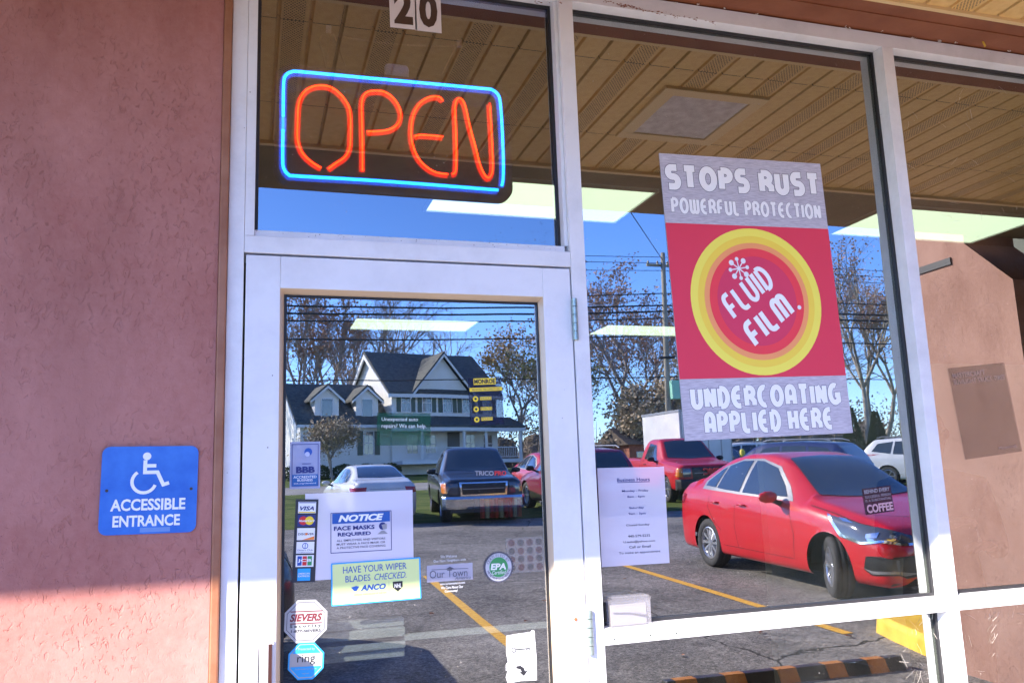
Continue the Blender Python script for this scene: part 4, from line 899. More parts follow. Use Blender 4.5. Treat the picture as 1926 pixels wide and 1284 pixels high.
    def mirrors(S, s, z, m_):
        for sd in (-1, 1):
            mb = MB(); x0 = sd*(S.W/2-.06)
            pr = [(0.0, -.10), (.045, -.085), (.07, -.03), (.072, .03), (.05, .085), (0.0, .10)]
            b = len(mb.v); mb.lathe(pr, 16, 'x'); mb.v = [(x0+sd*.17+v_[0]*1.15, -s+v_[1]*.8, z+v_[2]*.95) for v_ in mb.v]
            o = mb.build('mirror', m_, S.root, smooth=True)
            MB().prism([(x0, z-.11), (x0+sd*.12, z-.06), (x0+sd*.12, z-.02), (x0, z-.05)], -s-.03, -s+.03, 'y').build('mirror_arm', darkp, S.root)
    def place(S, x, Y, heading, pitch=True):
        """x,Y of the nose centre; heading 0 = nose to the store (+y)"""
        S.root.location = (x, -Y, gz(Y+ (S.L/2)*(1-cos(heading)) )); sl_ = atan2(.04, 1)
        S.root.rotation_euler = (0, 0, heading)
        if pitch:
            nrm = Vector((0, .04, 1)).normalized(); f_ = Vector((-sin(heading), cos(heading), 0)); f_ = (f_-nrm*f_.dot(nrm)).normalized(); r_ = f_.cross(nrm)
            S.root.rotation_euler = Matrix(((r_.x, f_.x, nrm.x), (r_.y, f_.y, nrm.y), (r_.z, f_.z, nrm.z))).to_euler()
            S.root.location.z = gz(Y)
sedan_top = [(0, .66), (.10, .76), (.35, .845), (.9, .955), (1.15, .995), (1.3, 1.07), (1.7, 1.32), (1.95, 1.44), (2.3, 1.50), (2.8, 1.50), (3.2, 1.44), (3.6, 1.28), (3.9, 1.13), (4.2, 1.09), (4.38, 1.03)]
sedan_belt = [(0, .60), (.12, .69), (.45, .79), (1.2, .90), (2.2, .945), (3.5, 1.0), (4.1, 1.0), (4.38, .90)]
sedan_roofw = [(0, .8), (1.1, .78), (1.6, .66), (2.3, .635), (3.2, .62), (4.0, .72), (4.38, .78)]
def sedan(name, label, color, lod=1, group=None, sc_=1.0):
    L_ = 4.38; c = Car(name, label, 'car', L_, 1.73, sedan_top, sedan_belt, sedan_roofw, color, (.86, 3.44), .315, .20, group=group, lod=lod)
    # side windows: grey surround under dark glass
    c.patch([(1.50, .955), (1.68, 1.12), (1.98, 1.335), (2.4, 1.425), (2.85, 1.42), (3.28, 1.32), (3.60, 1.12), (3.58, 1.02), (2.6, .985)], 'side', greyt, 'window_trim', .003)
    c.patch([(1.64, 1.0), (1.76, 1.12), (2.02, 1.315), (2.36, 1.392), (2.52, 1.397), (2.56, 1.01), (2.2, 1.0)], 'side', cglass, 'front_door_window', .008)
    c.patch([(2.63, 1.015), (2.60, 1.397), (2.86, 1.39), (3.14, 1.325), (3.19, 1.045), (3.0, 1.03)], 'side', cglass, 'rear_door_window', .008)
    c.patch([(3.24, 1.05), (3.20, 1.305), (3.30, 1.27), (3.52, 1.12), (3.52, 1.065)], 'side', cglass, 'quarter_window', .008)
    c.patch([(1.24, -.62), (1.18, -.3), (1.16, 0), (1.18, .3), (1.24, .62), (1.97, .475), (2.03, 0), (1.97, -.475)], 'top', cglass, 'windscreen', .006, .08)
    c.patch([(3.10, -.45), (3.07, 0), (3.10, .45), (3.78, .55), (3.82, 0), (3.78, -.55)], 'top', cglass, 'rear_window', .006, .08)
    return c
def sedan_details(c, door_handles=True):
    c.gap([(1.45, .36), (1.42, .60), (1.50, .83), (1.60, .92)]); c.gap([(2.66, .96), (2.68, .6), (2.62, .33)]); c.gap([(3.30, .99), (3.36, .80), (3.18, .60), (3.02, .52)]); c.gap([(1.45, .335), (3.0, .335)], wd=.006)
    c.gap([(.30, .77), (.8, .87), (1.18, .93)], wd=.007)
    c.gap([(.34, .0), (.36, .3), (.46, .55), (.62, .66)], 'top', both=False); c.gap([(.34, .0), (.36, -.3), (.46, -.55), (.62, -.66)], 'top', both=False)
    for s in (2.50, 3.16):
        for sd in (-1, 1):
            MB().tube([(sd*(.855), -s+.09, .862), (sd*.885, -s+.06, .866), (sd*.885, -s-.06, .868), (sd*.855, -s-.09, .866)], [.008, .013, .013, .008], 8).build('door_handle', c.m, c.root, smooth=True)
    c.mirrors(1.72, 1.0, c.m)
# hero: red sedan
redp = paint('red_car_paint', (.56, .005, .014)); c = sedan('red_sedan', 'bright red four door sedan parked nose in right of the poster, front wheel turned', redp); sedan_details(c)
c.wheels((.86, 3.44), 10, radians(24))
c.patch([(.36, .56), (.50, .60), (.63, .645), (.79, .685), (.865, .685)][::-1]+[(.40, .715), (.36, .64)][:0], 'front', lens, 'x', .004)[0] if 0 else None
for o in c.patch([(.34, .635), (.60, .62), (.80, .66), (.83, .78), (.70, .765), (.5, .70)], 'front', lens, 'headlight', .007, .05): pass
c.patch([(.0, .70), (.10, .655), (.35, .62), (.62, .67), (.84, .85), (.55, .815), (.25, .76)], 'side', lens, 'headlight', .008, .05)
c.patch([(.0, .665), (.12, .632), (.35, .597), (.64, .65), (.88, .865), (.82, .85), (.61, .682), (.35, .622), (.12, .655), (.0, .69)], 'side', chrome, 'headlight_chrome', .010, .05)
c.patch([(.34, .615), (.60, .60), (.84, .645), (.84, .67), (.60, .622), (.35, .638)], 'front', chrome, 'headlight_chrome', .012, .05)
c.patch([(.18, .72), (.30, .70), (.30, .66), (.18, .67)], 'side', chrome, 'headlight_reflector', .011, .05)
c.patch([(.48, .79), (.62, .80), (.70, .835), (.60, .825)], 'side', chrome, 'headlight_reflector', .011, .05)
c.patch([(0, .66), (.27, .64), (.36, .58), (.30, .40), (.2, .30), (0, .28)], 'front', grlm, 'grille', .006, .05)
for k in range(5): c.patch([(.01, .585-.055*k), (.30, .575-.055*k), (.29, .566-.055*k), (.01, .576-.055*k)], 'front', chrome, 'grille_bar', .012, .06)
c.patch([(.44, .52), (.70, .50), (.73, .36), (.60, .30), (.46, .32)], 'front', grlm, 'fog_recess', .006, .05)
c.patch([(.47, .345), (.62, .325), (.72, .375), (.60, .36)], 'front', greyt, 'fog_trim', .012, .05)
c.patch([(-.02, .46), (.14, .50), (.30, .49), (.34, .36), (.26, .31), (-.02, .33)], 'side', grlm, 'fog_recess', .006, .05)
c.patch([(.02, .345), (.24, .325), (.34, .375), (.24, .355), (.02, .37)], 'side', greyt, 'fog_trim', .012, .05)
c.patch([(0, .245), (.7, .25), (.7, .215), (0, .21)], 'front', darkp, 'lip', .006, .08)
c.patch([(4.02, .93), (4.30, .95), (4.36, .84), (4.15, .84)], 'side', redl, 'tail_light', .006, .06)
c.patch([(.48, .93), (.80, .92), (.80, .80), (.48, .80)], 'rear', redl, 'tail_light', .006, .06)
# seats and wheel hints behind glass are dark; wiper line
MB().tube([(-.5, -1.29, 1.01), (-.05, -1.40, 1.085)], .006, 6).tube([(.05, -1.29, 1.01), (.5, -1.40, 1.08)], .006, 6).build('wiper', darkp, c.root)
c.gap([(0, .665), (.5, .70), (.8, .80)], 'front', .006); c.place(6.62, 4.45, radians(1.5))

def suv(name, label, color, lod=1, H=1.72, W=1.86, group=None, cat='car'):
    L_ = 4.6; k = H/1.7
    top = [(0, .78*k), (.12, .88*k), (.5, .98*k), (1.05, 1.05*k), (1.2, 1.10*k), (1.85, 1.58*k), (2.2, 1.68*k), (3.2, 1.70*k), (4.1, 1.64*k), (4.4, 1.35*k), (4.52, 1.08*k), (4.6, .95*k)]
    belt = [(0, .72*k), (.5, .88*k), (1.2, 1.0*k), (3.0, 1.05*k), (4.6, 1.08*k)]; rw = [(0, .8), (1.1, .8), (1.9, .68), (4.0, .67), (4.6, .75)]
    c = Car(name, label, cat, L_, W, top, belt, rw, color, (.9, 3.62), .35, .24, group=group, lod=lod)
    c.patch([(1.75, 1.07*k), (2.15, 1.50*k), (2.62, 1.565*k), (2.62, 1.09*k)], 'side', cglass, 'side_window', .006)
    c.patch([(2.70, 1.09*k), (2.70, 1.565*k), (3.35, 1.56*k), (3.42, 1.12*k)], 'side', cglass, 'side_window', .006)
    c.patch([(3.50, 1.13*k), (3.43, 1.555*k), (3.95, 1.49*k), (4.15, 1.22*k)], 'side', cglass, 'side_window', .006)
    c.patch([(1.24, -.66), (1.16, 0), (1.24, .66), (1.92, .56), (1.97, 0), (1.92, -.56)], 'top', cglass, 'windscreen', .006, .08)
    c.patch([(-.60, 1.15*k), (.60, 1.15*k), (.54, 1.56*k), (-.54, 1.56*k)], 'rear', cglass, 'rear_window', .006, .08, both=False)
    c.patch([(.70, .92*k), (.86, .92*k), (.84, 1.12*k), (.70, 1.12*k)], 'rear', redl, 'tail_light', .006, .06)
    c.patch([(.55, .80*k), (.84, .82*k), (.85, .92*k), (.55, .90*k)], 'front', lens, 'headlight', .006, .06)
    c.patch([(-.48, .62*k), (.48, .62*k), (.48, .84*k), (-.48, .84*k)], 'front', grlm, 'grille', .006, .06, both=False)
    c.patch([(-.26, .66*k), (.26, .66*k), (.26, .80*k), (-.26, .80*k)], 'rear', platem, 'number_plate', .008, .2, both=False)
    for sd in (-1, 1): MB().tube([(sd*W*.31, -2.1, 1.70*k), (sd*W*.31, -2.3, 1.745*k), (sd*W*.31, -3.8, 1.735*k), (sd*W*.31, -4.0, 1.68*k)], .018, 6).build('roof_rail', greyt, c.root)
    c.wheels((.9, 3.62), 6, 0, tw=.22); c.mirrors(1.75, 1.15*k, darkp)
    return c
def pickup(name, label, color, sur=None, W=1.92, H=1.82, L_=5.3, chromeb=True, lod=1, amber_=True):
    k = H/1.82
    top = [(0, .98*k), (.10, 1.06*k), (.6, 1.12*k), (1.25, 1.17*k), (1.4, 1.22*k), (2.02, 1.74*k), (2.2, 1.80*k), (2.9, 1.80*k), (3.06, 1.75*k), (3.16, 1.28*k), (3.2, 1.22*k), (5.2, 1.22*k), (L_, 1.20*k)]
    belt = [(0, .95*k), (.2, .99*k), (1.3, 1.09*k), (3.1, 1.16*k), (L_, 1.17*k)]; rw = [(0, .86), (1.2, .84), (2.0, .70), (3.0, .70), (3.2, .9), (L_, .9)]
    plan = [(0, .9), (.1, .965), (.5, .99), (1, 1), (L_-.2, 1), (L_, .96)]
    c = Car(name, label, 'pickup truck', L_, W, top, belt, rw, color, (.98, 4.28), .37, .36, planw=plan, capr=(.07, .05), lod=lod)
    c.patch([(1.78, 1.14*k), (2.16, 1.60*k), (2.75, 1.66*k), (2.85, 1.20*k)], 'side', cglass, 'side_window', .006)
    c.patch([(1.42, -.70), (1.34, 0), (1.42, .70), (1.99, .60), (2.04, 0), (1.99, -.60)], 'top', cglass, 'windscreen', .006, .08)
    c.patch([(-.6, 1.3*k), (.6, 1.3*k), (.56, 1.66*k), (-.56, 1.66*k)], 'rear', cglass, 'rear_window', .006, .1, both=False)
    c.patch([(-.52, .66*k), (.52, .66*k), (.55, .98*k), (-.55, .98*k)], 'front', sur or chrome, 'grille_surround', .008, .08, both=False)
    c.patch([(-.48, .70*k), (.48, .70*k), (.50, .945*k), (-.50, .945*k)], 'front', grlm, 'grille', .018, .08, both=False)
    c.patch([(-.47, .815*k), (.47, .815*k), (.47, .835*k), (-.47, .835*k)], 'front', greyt, 'grille_bar', .026, .1, both=False)
    c.patch([(.58, .72*k), (.80, .72*k), (.82, .96*k), (.58, .95*k)], 'front', lens, 'headlight', .010, .06)
    c.patch([(.82, .73*k), (.90, .74*k), (.90, .95*k), (.83, .955*k)], 'front', amber, 'indicator', .012, .04)
    c.patch([(.02, .73*k), (.16, .73*k), (.16, .95*k), (.02, .94*k)], 'side', amber, 'indicator', .012, .05)
    bm_ = chrome if chromeb else darkp
    mb = MB(); pr = [(.10, .36), (.135, .42), (.135, .60), (.11, .66), (0, .66), (0, .36)]
    seg = [(-W*.5, -.16), (-W*.46, -.04), (-W*.36, .0), (0, .03), (W*.36, .0), (W*.46, -.04), (W*.5, -.16)]
    vs = []; n_ = len(pr)
    for x, y in seg: vs += [(x, y+p, q_*k) for p, q_ in pr]
    fs = [(i*n_+j, i*n_+(j+1) % n_, (i+1)*n_+(j+1) % n_, (i+1)*n_+j) for i in range(len(seg)-1) for j in range(n_)]+[tuple(range(n_)), tuple(range((len(seg)-1)*n_, len(seg)*n_))]
    mb.add(vs, fs); mb.build('front_bumper', bm_, c.root, smooth=False, bevel=.008)
    MB().box(-W*.4, W*.4, .0, .10, .28*k, .36*k).build('air_dam', darkp, c.root)
    MB().box(-W*.47, W*.47, -L_-.12, -L_+.02, .45*k, .62*k).build('rear_bumper', bm_, c.root, bevel=.01)
    c.patch([(W*.42, .85*k), (W*.47, .85*k), (W*.47, 1.12*k), (W*.42, 1.12*k)], 'rear', redl, 'tail_light', .006, .05)
    c.gap([(1.58, .42), (1.62, 1.08*k)]); c.gap([(2.88, .42), (2.9, 1.16*k)]); c.gap([(3.17, .42), (3.17, 1.16*k)], wd=.02)
    c.wheels((.98, 4.28), 6, 0, tw=.25); c.mirrors(1.78, 1.2*k, darkp)
    for sd in (-1, 1): MB().box(sd*W/2-.01, sd*W/2+.005, -2.75, -2.60, 1.03*k, 1.055*k).build('door_handle', darkp, c.root)
    return c
navy = pickup('navy_pickup', 'dark navy pickup truck facing the store with a chrome bumper and dark grille', paint('navy_paint', (.03, .035, .05), .3), W=1.84, H=1.84)
navy.place(4.95, 15.9, radians(8)); navy.root.scale = (1, 1, .92)
redt = pickup('red_pickup', 'bright red single cab pickup truck facing the store beside a white trailer', paint('red_truck_paint', (.52, .012, .02)), sur=grlm, W=1.98, H=1.86, chromeb=False)
t_ = bpy.data.curves.new('badge', 'FONT'); t_.body = 'GMC'; t_.size = .24; t_.offset = .012; t_.extrude = .01; t_.materials.append(K['red']); o = bpy.data.objects.new('badge', t_); link(o, redt.root); o.rotation_euler = (pi/2, 0, pi); o.location = (.30, .09, .80); BADGE = o
redt.place(12.3, 18.7, radians(7))
wc = sedan('white_sedan', 'white sedan seen from behind, parked left of the navy pickup', paint('white_car_paint', (.72, .72, .70)), lod=1)
wc.gap([(3.93, 0), (3.93, .6), (4.2, .72)], 'top', both=False); wc.gap([(3.93, 0), (3.93, -.6), (4.2, -.72)], 'top', both=False)
wc.patch([(.46, .95), (.80, .93), (.80, .80), (.5, .78)], 'rear', redl, 'tail_light', .008, .05); wc.patch([(-.25, .56), (.25, .56), (.25, .70), (-.25, .70)], 'rear', platem, 'number_plate', .008, .2, both=False)
wc.gap([(0, .9), (.4, .9)], 'rear', .006); wc.wheels((.86, 3.44), 8); wc.mirrors(1.72, 1.0, wc.m)
wc.place(3.35, 19.6+.0, pi-radians(4)); wc.root.location = (2.62, -21.2, gz(21.2)); wc.root.scale = (.95, 1, .88)
s1 = suv('dark_blue_suv', 'dark blue estate SUV seen from behind, beyond the red sedan', paint('blue_suv_paint', (.015, .03, .12)), H=1.66); s1.place(12.9, 19.8, pi-radians(28)); 
s2 = suv('white_suv', 'white SUV with roof rails beyond the dark blue SUV', paint('white_suv_paint', (.72, .72, .70)), H=1.72); s2.place(24.6, 20.2, radians(-35))
s3 = suv('maroon_suv', 'small purplish red SUV cut off by the left edge of the poster window', paint('maroon_paint', (.22, .01, .05)), H=1.62); s3.place(8.2, 21.0, pi)
s4 = sedan('red_coupe', 'red car mostly hidden behind the navy pickup, right edge of the door glass', paint('red_coupe_paint', (.5, .012, .02)), lod=0); s4.wheels((.86, 3.44), 5); s4.place(8.75, 19.8, radians(2))
s5 = suv('black_suv', 'dark blue SUV parked broadside at the far left edge of the door glass', paint('black_suv_paint', (.012, .016, .035)), H=1.7); s5.place(.34, 5.15, radians(-90))
s6 = suv('far_white_suv', 'distant white SUV under the poster between the yellow posts', paint('far_white_paint', (.7, .7, .7)), lod=0, H=1.7); s6.place(25.4, 32, radians(-75))
s7 = sedan('far_dark_car', 'distant dark car standing beyond the maroon SUV', paint('far_dark_paint', (.02, .02, .06)), lod=0); s7.wheels((.86, 3.44), 5); s7.place(17.4, 30, radians(70))
# white box trailer behind the red pickup
tr_ = empty('box_trailer', (15.6, -24.5, gz(24.5)), radians(-8), 'white box trailer standing behind the red pickup', 'trailer')
wt = vary(mat('trailer_white', (.66, .66, .66), .4), (.58, .58, .58), (.70, .70, .70), 1.5)
MB().box(-1.9, .3, -1.1, 1.1, .55, 2.75).build('box', wt, tr_, bevel=.02)
for x in (-1.85, -1.35, -.75, -.2, .24): MB().box(x, x+.04, 1.101, 1.112, .6, 2.7).build('rib', greyt, tr_)
MB().box(-1.92, .32, -1.12, 1.12, 2.7, 2.78).build('roof_edge', greyt, tr_)
for sd in (-1, 1): MB().lathe([(0, -.1), (.33, -.1), (.33, .1), (0, .1)], 28, 'y', (-.8, sd*.9, .33)).build('wheel', tyrem, tr_)
# brick building far left of the window
br = vary(mat('brick_wall', (.3, .1, .06), .85), (.24, .07, .045), (.36, .13, .08), 3)
b_ = empty('brick_building', (25.6, -47, gz(47)-.2), radians(-10), 'red brick building with pale windows among the trees', 'building')
b_.scale = (.6, .6, .62)
MB().box(-4.5, 6, -6, 0, -.3, 3.1).build('wall', br, b_)
MB().prism([(-6.4, 3.1), (.4, 3.1), (-3, 5.0)], -4.9, 6.4, 'x').build('roof', mat('brown_roof', (.1, .075, .06), .9), b_)
for x in (-3.6, -1.6, .6, 3.0):
    f_ = MB().box(x, x+1.1, .001, .06, .9, 2.4).build('window', flat('win_frame', (.6, .6, .6)), b_); MB().box(x+.08, x+1.02, .061, .066, .98, 2.32).build('pane', cglass, f_)
# yellow guard posts
yp = mat('yellow_post_paint', (.6, .5, .05), .5)
pst = None
for w_, x, Y in (('left', 20.6, 30), ('middle', 23.0, 30), ('right', 24.3, 30.5)):
    o = MB().lathe([(0, 0), (.12, 0), (.12, 1.3), (.08, 1.38), (0, 1.4)], 14, 'z').build('guard_post', yp, smooth=True); o.location = (x, -Y, gz(Y)); tag(o, w_ + ' one of the yellow guard posts before the distant white SUV', 'post', 'yellow guard posts')
# ------------------------------------------------------------------ house
H_ = empty('house', (9.2, -55, 2.55), -radians(12), 'large white two storey house with dormers, porch and dark shingled roof', 'house')
# local: x right, y- = away from the store (depth), z up.  front plane y=0
sidg = vary(mat('white_siding', (.62, .64, .66), .7), (.74, .74, .72), (.84, .83, .81), .6); wvv = N(sidg, 'ShaderNodeTexWave', wave_type='BANDS', bands_direction='Z', wave_profile='SAW'); wvv.inputs['Scale'].default_value = 1.6; L(sidg, coords(sidg), wvv.inputs[0]); L(sidg, bump(sidg, wvv.outputs['Fac'], .5, .02), bsdf(sidg).inputs['Normal'])
shg = vary(mat('dark_shingles', (.035, .042, .038), .9), (.055, .062, .058), (.115, .12, .11), 4, 6, bscale=12, bstr=.6, bdist=.02)
trimw = mat('house_trim_white', (.74, .75, .76), .6); shut = mat('green_shutter', (.09, .13, .11), .7); wing_ = mat('window_pane_house', (.10, .13, .16), .08, spec=.8, coat=1)
def gable_roof(x0, x1, y0, y1, ze, zr, par, ovx=.35, ovy=.4, t=.16, name='roof'):
    """ridge along x; eaves at y0 (front, larger) and y1 (rear)"""
    ym = (y0+y1)/2; sl_ = (zr-ze)/((y0-y1)/2)
    yf, yb = y0+ovy, y1-ovy; zf = ze-sl_*ovy
    return MB().prism([(yf, zf), (ym, zr), (yb, zf), (yb, zf+t), (ym, zr+t*1.3), (yf, zf+t)], x0-ovx, x1+ovx, 'x').build(name, shg, par)
def rake(x, y0, y1, ze, zr, par, ovy=.4, wd=.28):
    ym = (y0+y1)/2; sl_ = (zr-ze)/((y0-y1)/2); yf, yb = y0+ovy, y1-ovy; zf = ze-sl_*ovy
    return MB().prism([(yf, zf-.02), (ym, zr-.02), (yb, zf-.02), (yb, zf-wd), (ym, zr-wd*1.2), (yf, zf-wd)], x-.06, x+.06, 'x').build('rake_board', trimw, par)
def window(x0, x1, z0, z1, y, par, sh=True, sw=.38):
    f_ = MB().box(x0-.07, x1+.07, y+.002, y+.05, z0-.07, z0).box(x0-.07, x1+.07, y+.002, y+.05, z1, z1+.07).box(x0-.07, x0, y+.002, y+.05, z0, z1).box(x1, x1+.07, y+.002, y+.05, z0, z1).box(x0, x1, y+.002, y+.04, (z0+z1)/2-.03, (z0+z1)/2+.03).box((x0+x1)/2-.015, (x0+x1)/2+.015, y+.002, y+.03, z0, z1).build('window', trimw, par)
    MB().box(x0, x1, y+.003, y+.012, z0, z1).build('pane', wing_, f_)
    if sh:
        for a in (x0-.07-sw, x1+.07): MB().box(a+.01, a+sw-.01, y+.002, y+.045, z0-.05, z1+.05).build('shutter', shut, par)
MB().box(0, 8.2, -9, 0, -.3, 5.5).build('wall', sidg, H_)
MB().prism([(-9, 5.5), (0, 5.5), (-4.5, 8.6)], .0, 8.2, 'x').build('gable_wall', sidg, H_)
gable_roof(0, 8.2, 0, -9, 5.5, 8.7, H_); rake(-.33, 0, -9, 5.5, 8.7, H_); rake(8.5, 0, -9, 5.5, 8.7, H_)
MB().box(-.4, 8.6, .34, .44, 5.0, 5.25).build('eave_board', trimw, H_)
# front cross gable
MB().prism([(1.7, 5.35), (6.1, 5.35), (3.9, 8.0)], -3.5, .02, 'y').build('gable_wall', sidg, H_)
MB().prism([(1.25, 5.05), (3.9, 8.15), (6.55, 5.05), (6.55, 5.22), (3.9, 8.38), (1.25, 5.22)], -4.4, .38, 'y').build('roof', shg, H_)
MB().prism([(1.25, 4.85), (3.9, 8.0), (6.55, 4.85), (6.55, 5.05), (3.9, 8.2), (1.25, 5.05)], .385, .45, 'y').build('rake_board', trimw, H_)
MB().box(4.4, 5.5, -6.4, -5.6, 7.0, 9.1).build('chimney', trimw, H_)
for a in (.75, 2.35, 3.95, 5.45, 7.1): window(a, a+.62, 4.05, 5.3 if 1 else 0, 0, H_, True, .34)
# porch
MB().prism([(2.2, 2.95), (0, 3.75), (0, 3.55), (2.2, 2.75)], -.9, 9.3, 'x').build('porch_roof', shg, H_)
MB().box(-.9, 9.3, 2.1, 2.22, 2.55, 2.8).build('porch_beam', trimw, H_)
MB().box(-.1, 9.1, 0, 2.1, .35, .6).build('porch_floor', trimw, H_)
for x in (1.4, 4.5, 6.2, 9.0): MB().lathe([(.12, .6), (.09, 1.6), (.11, 2.55)], 12, 'z', (x, 2.0, 0)).build('porch_column', trimw, H_)
for a, b in ((1.5, 4.4), (6.3, 8.9)):
    mb = MB().box(a, b, 1.97, 2.03, 1.4, 1.46).box(a, b, 1.97, 2.03, .72, .77)
    k_ = a
    while k_ < b: mb.box(k_, k_+.03, 1.985, 2.015, .77, 1.4); k_ += .15
    mb.build('railing', trimw, H_)
window(1.1, 1.9, 1.15, 2.4, 0, H_, False); window(2.5, 3.3, 1.15, 2.4, 0, H_, False); window(5.6, 6.3, 1.15, 2.4, 0, H_, False); window(7.0, 7.7, 1.15, 2.4, 0, H_, False)
MB().box(4.2, 5.1, .002, .06, .6, 2.6).build('door', mat('house_door', (.12, .12, .13), .5), H_)
# garage wing
MB().box(-6.2, -.01, -7.5, -.3, -.3, 3.35).build('wall', sidg, H_); MB().prism([(-7.5, 3.35), (-.3, 3.35), (-3.9, 6.0)], -6.2, -.01, 'x').build('gable_wall', sidg, H_)
gable_roof(-6.2, -.4, -.3, -7.5, 3.35, 6.1, H_); rake(-6.53, -.3, -7.5, 3.35, 6.1, H_)
MB().box(-6.5, -.4, .02, .12, 2.9, 3.1).build('eave_board', trimw, H_)
window(-1.9, -1.25, 1.15, 2.65, -.3, H_, True, .4)
for cx in (-4.35, -1.55):
    d_ = MB().box(cx-.8, cx+.8, -3.0, -.62, 3.4, 4.95).build('dormer', sidg, H_)
    MB().prism([(cx-1.15, 4.72), (cx, 5.75), (cx+1.15, 4.72), (cx+1.15, 4.88), (cx, 5.95), (cx-1.15, 4.88)], -3.6, -.42, 'y').build('dormer_roof', shg, d_)
    MB().prism([(cx-1.15, 4.56), (cx, 5.6), (cx+1.15, 4.56), (cx+1.15, 4.74), (cx, 5.78), (cx-1.15, 4.74)], -.415, -.36, 'y').build('dormer_fascia', trimw, d_)
    MB().prism([(cx-.8, 4.95), (cx+.8, 4.95), (cx, 5.62)], -2.9, -.621, 'y').build('dormer_gable', sidg, d_)
    MB().box(cx-.42, cx+.42, -.618, -.57, 3.65, 4.95).build('window_frame', trimw, d_); MB().box(cx-.35, cx+.35, -.569, -.56, 3.72, 4.88).build('pane', wing_, d_)
# hedge bushes in front of the house
def leafball(name, c0, rx, ry, rz, n, s, m_, par=None):
    mb = MB()
    for _ in range(n):
        d = Vector((random.gauss(0, 1), random.gauss(0, 1), random.gauss(0, 1))).normalized()*random.uniform(.75, 1.03)
        p = Vector((c0[0]+d.x*rx, c0[1]+d.y*ry, c0[2]+d.z*rz)); a = Vector((random.gauss(0, 1), random.gauss(0, 1), random.gauss(0, 1))).normalized(); b = a.orthogonal().normalized(); ss = s*random.uniform(.6, 1.3)
        mb.add([p+a*ss, p+b*ss, p-a*ss, p-b*ss], [(0, 1, 2, 3)])
    return mb.build(name, m_, par, fix=False)
lgreen = vary(mat('hedge_leaf', (.06, .09, .03), .8), (.035, .06, .02), (.1, .13, .05), 3)
for k in range(5):
    o = leafball('hedge_bush', (0, 0, .45), .75, .55, .5, 900, .06, lgreen); o.location = (2.6+1.55*k, -(52.2+.3*k), gz(52.2)); tag(o, ['leftmost', 'second', 'middle', 'fourth', 'rightmost'][k] + ' low rounded green bush of the row in front of the house', 'bush', 'hedge bushes in front of the house')
# ------------------------------------------------------------------ trees
bark = vary(mat('bark_dark', (.10, .08, .07), .9), (.18, .155, .145), (.38, .33, .30), 3); barkp = vary(mat('bark_pale', (.30, .27, .22), .9), (.16, .14, .11), (.36, .32, .26), 3)
lb = vary(mat('leaf_russet', (.36, .2, .12), .8), (.28, .14, .09), (.48, .29, .19), 1.2); lo = vary(mat('leaf_ochre', (.42, .27, .09), .8), (.3, .18, .06), (.5, .34, .13), 1.2); lgn = vary(mat('leaf_olive', (.16, .16, .06), .8), (.10, .12, .04), (.24, .22, .09), 1.2); lt_ = vary(mat('leaf_tan', (.42, .32, .2), .8), (.3, .22, .13), (.5, .4, .27), 1.2)
def make_tree(name, h, seed, bk, leaf, nleaf, label, depth=5, spread=.55, tr=None, lsize=.07, low=.3, kids=3):
    rnd = random.Random(seed); root = empty(name, (0, 0, 0), 0, label, 'tree'); trunk = MB(); tw = MB(); tips = []
    r0 = tr or h*.0125
    def grow(p, d, l, r, lev):
        n = 3 if lev < 3 else 2; pts = [p]; dd_ = d.copy(); q_ = p.copy()
        for i in range(n):
            dd_ = (dd_+Vector((rnd.gauss(0, .16), rnd.gauss(0, .16), rnd.gauss(.05, .1)))).normalized(); q_ = q_+dd_*l/n; pts.append(q_.copy())
        rs = [r*(1-.42*i/n) for i in range(n+1)]
        (trunk if lev < 2 else tw).tube(pts, rs, 7 if lev < 2 else (4 if lev < 4 else 3), cap=False)
        if lev >= depth: tips.append((pts[-1], dd_)); tips.append((pts[1], dd_)); return
        kk = kids + (1 if rnd.random() < .5 else 0)
        for i in range(kk):
            a = 2*pi*i/kk+rnd.uniform(-.5, .5); o_ = dd_.orthogonal().normalized(); b_ = dd_.cross(o_)
            sp = spread*rnd.uniform(.6, 1.3); nd = (dd_+(o_*cos(a)+b_*sin(a))*sp+Vector((0, 0, .12))).normalized()
            st_ = pts[-1] if (i == 0 or lev == 0) and rnd.random() < .7 else pts[max(1, n-1)]
            grow(st_, nd, l*rnd.uniform(.62, .80), max(r*.54, .008), lev+1)
        if lev in (1, 2) and rnd.random() < .7:
            o_ = dd_.orthogonal().normalized(); grow(pts[1], (dd_*.5+o_*rnd.choice((-1, 1))).normalized(), l*.55, r*.35, lev+2)
    p0 = Vector((0, 0, -.2)); grow(p0, Vector((rnd.uniform(-.05, .05), rnd.uniform(-.05, .05), 1)), h*low, r0, 0)
    mx_ = max(t[0].z for t in tips); k = h/mx_
    for mb_ in (trunk, tw): mb_.v = [(a*k, b*k, c_*k) for a, b, c_ in mb_.v]
    trunk.build('trunk', bk, root, smooth=True); tw.build('crown', bk, root)
    if nleaf:
        mb = MB()
        for _ in range(nleaf):
            t, d_ = tips[rnd.randrange(len(tips))]; p = t*k+Vector((rnd.gauss(0, .28), rnd.gauss(0, .28), rnd.gauss(0, .25))); a = Vector((rnd.gauss(0, 1), rnd.gauss(0, 1), rnd.gauss(0, 1))).normalized(); b = a.orthogonal().normalized(); s = lsize*rnd.uniform(.5, 1.3)
            mb.add([p+a*s, p+b*s*.7, p-a*s, p-b*s*.7], [(0, 1, 2, 3)])
        mb.build('leaves', leaf, root, fix=False)
    return root
def put(t, x, Y, rz=0, s=1): t.location = (x, -Y, gz(Y)); t.rotation_euler = (0, 0, rz); t.scale = (s, s, s); return t
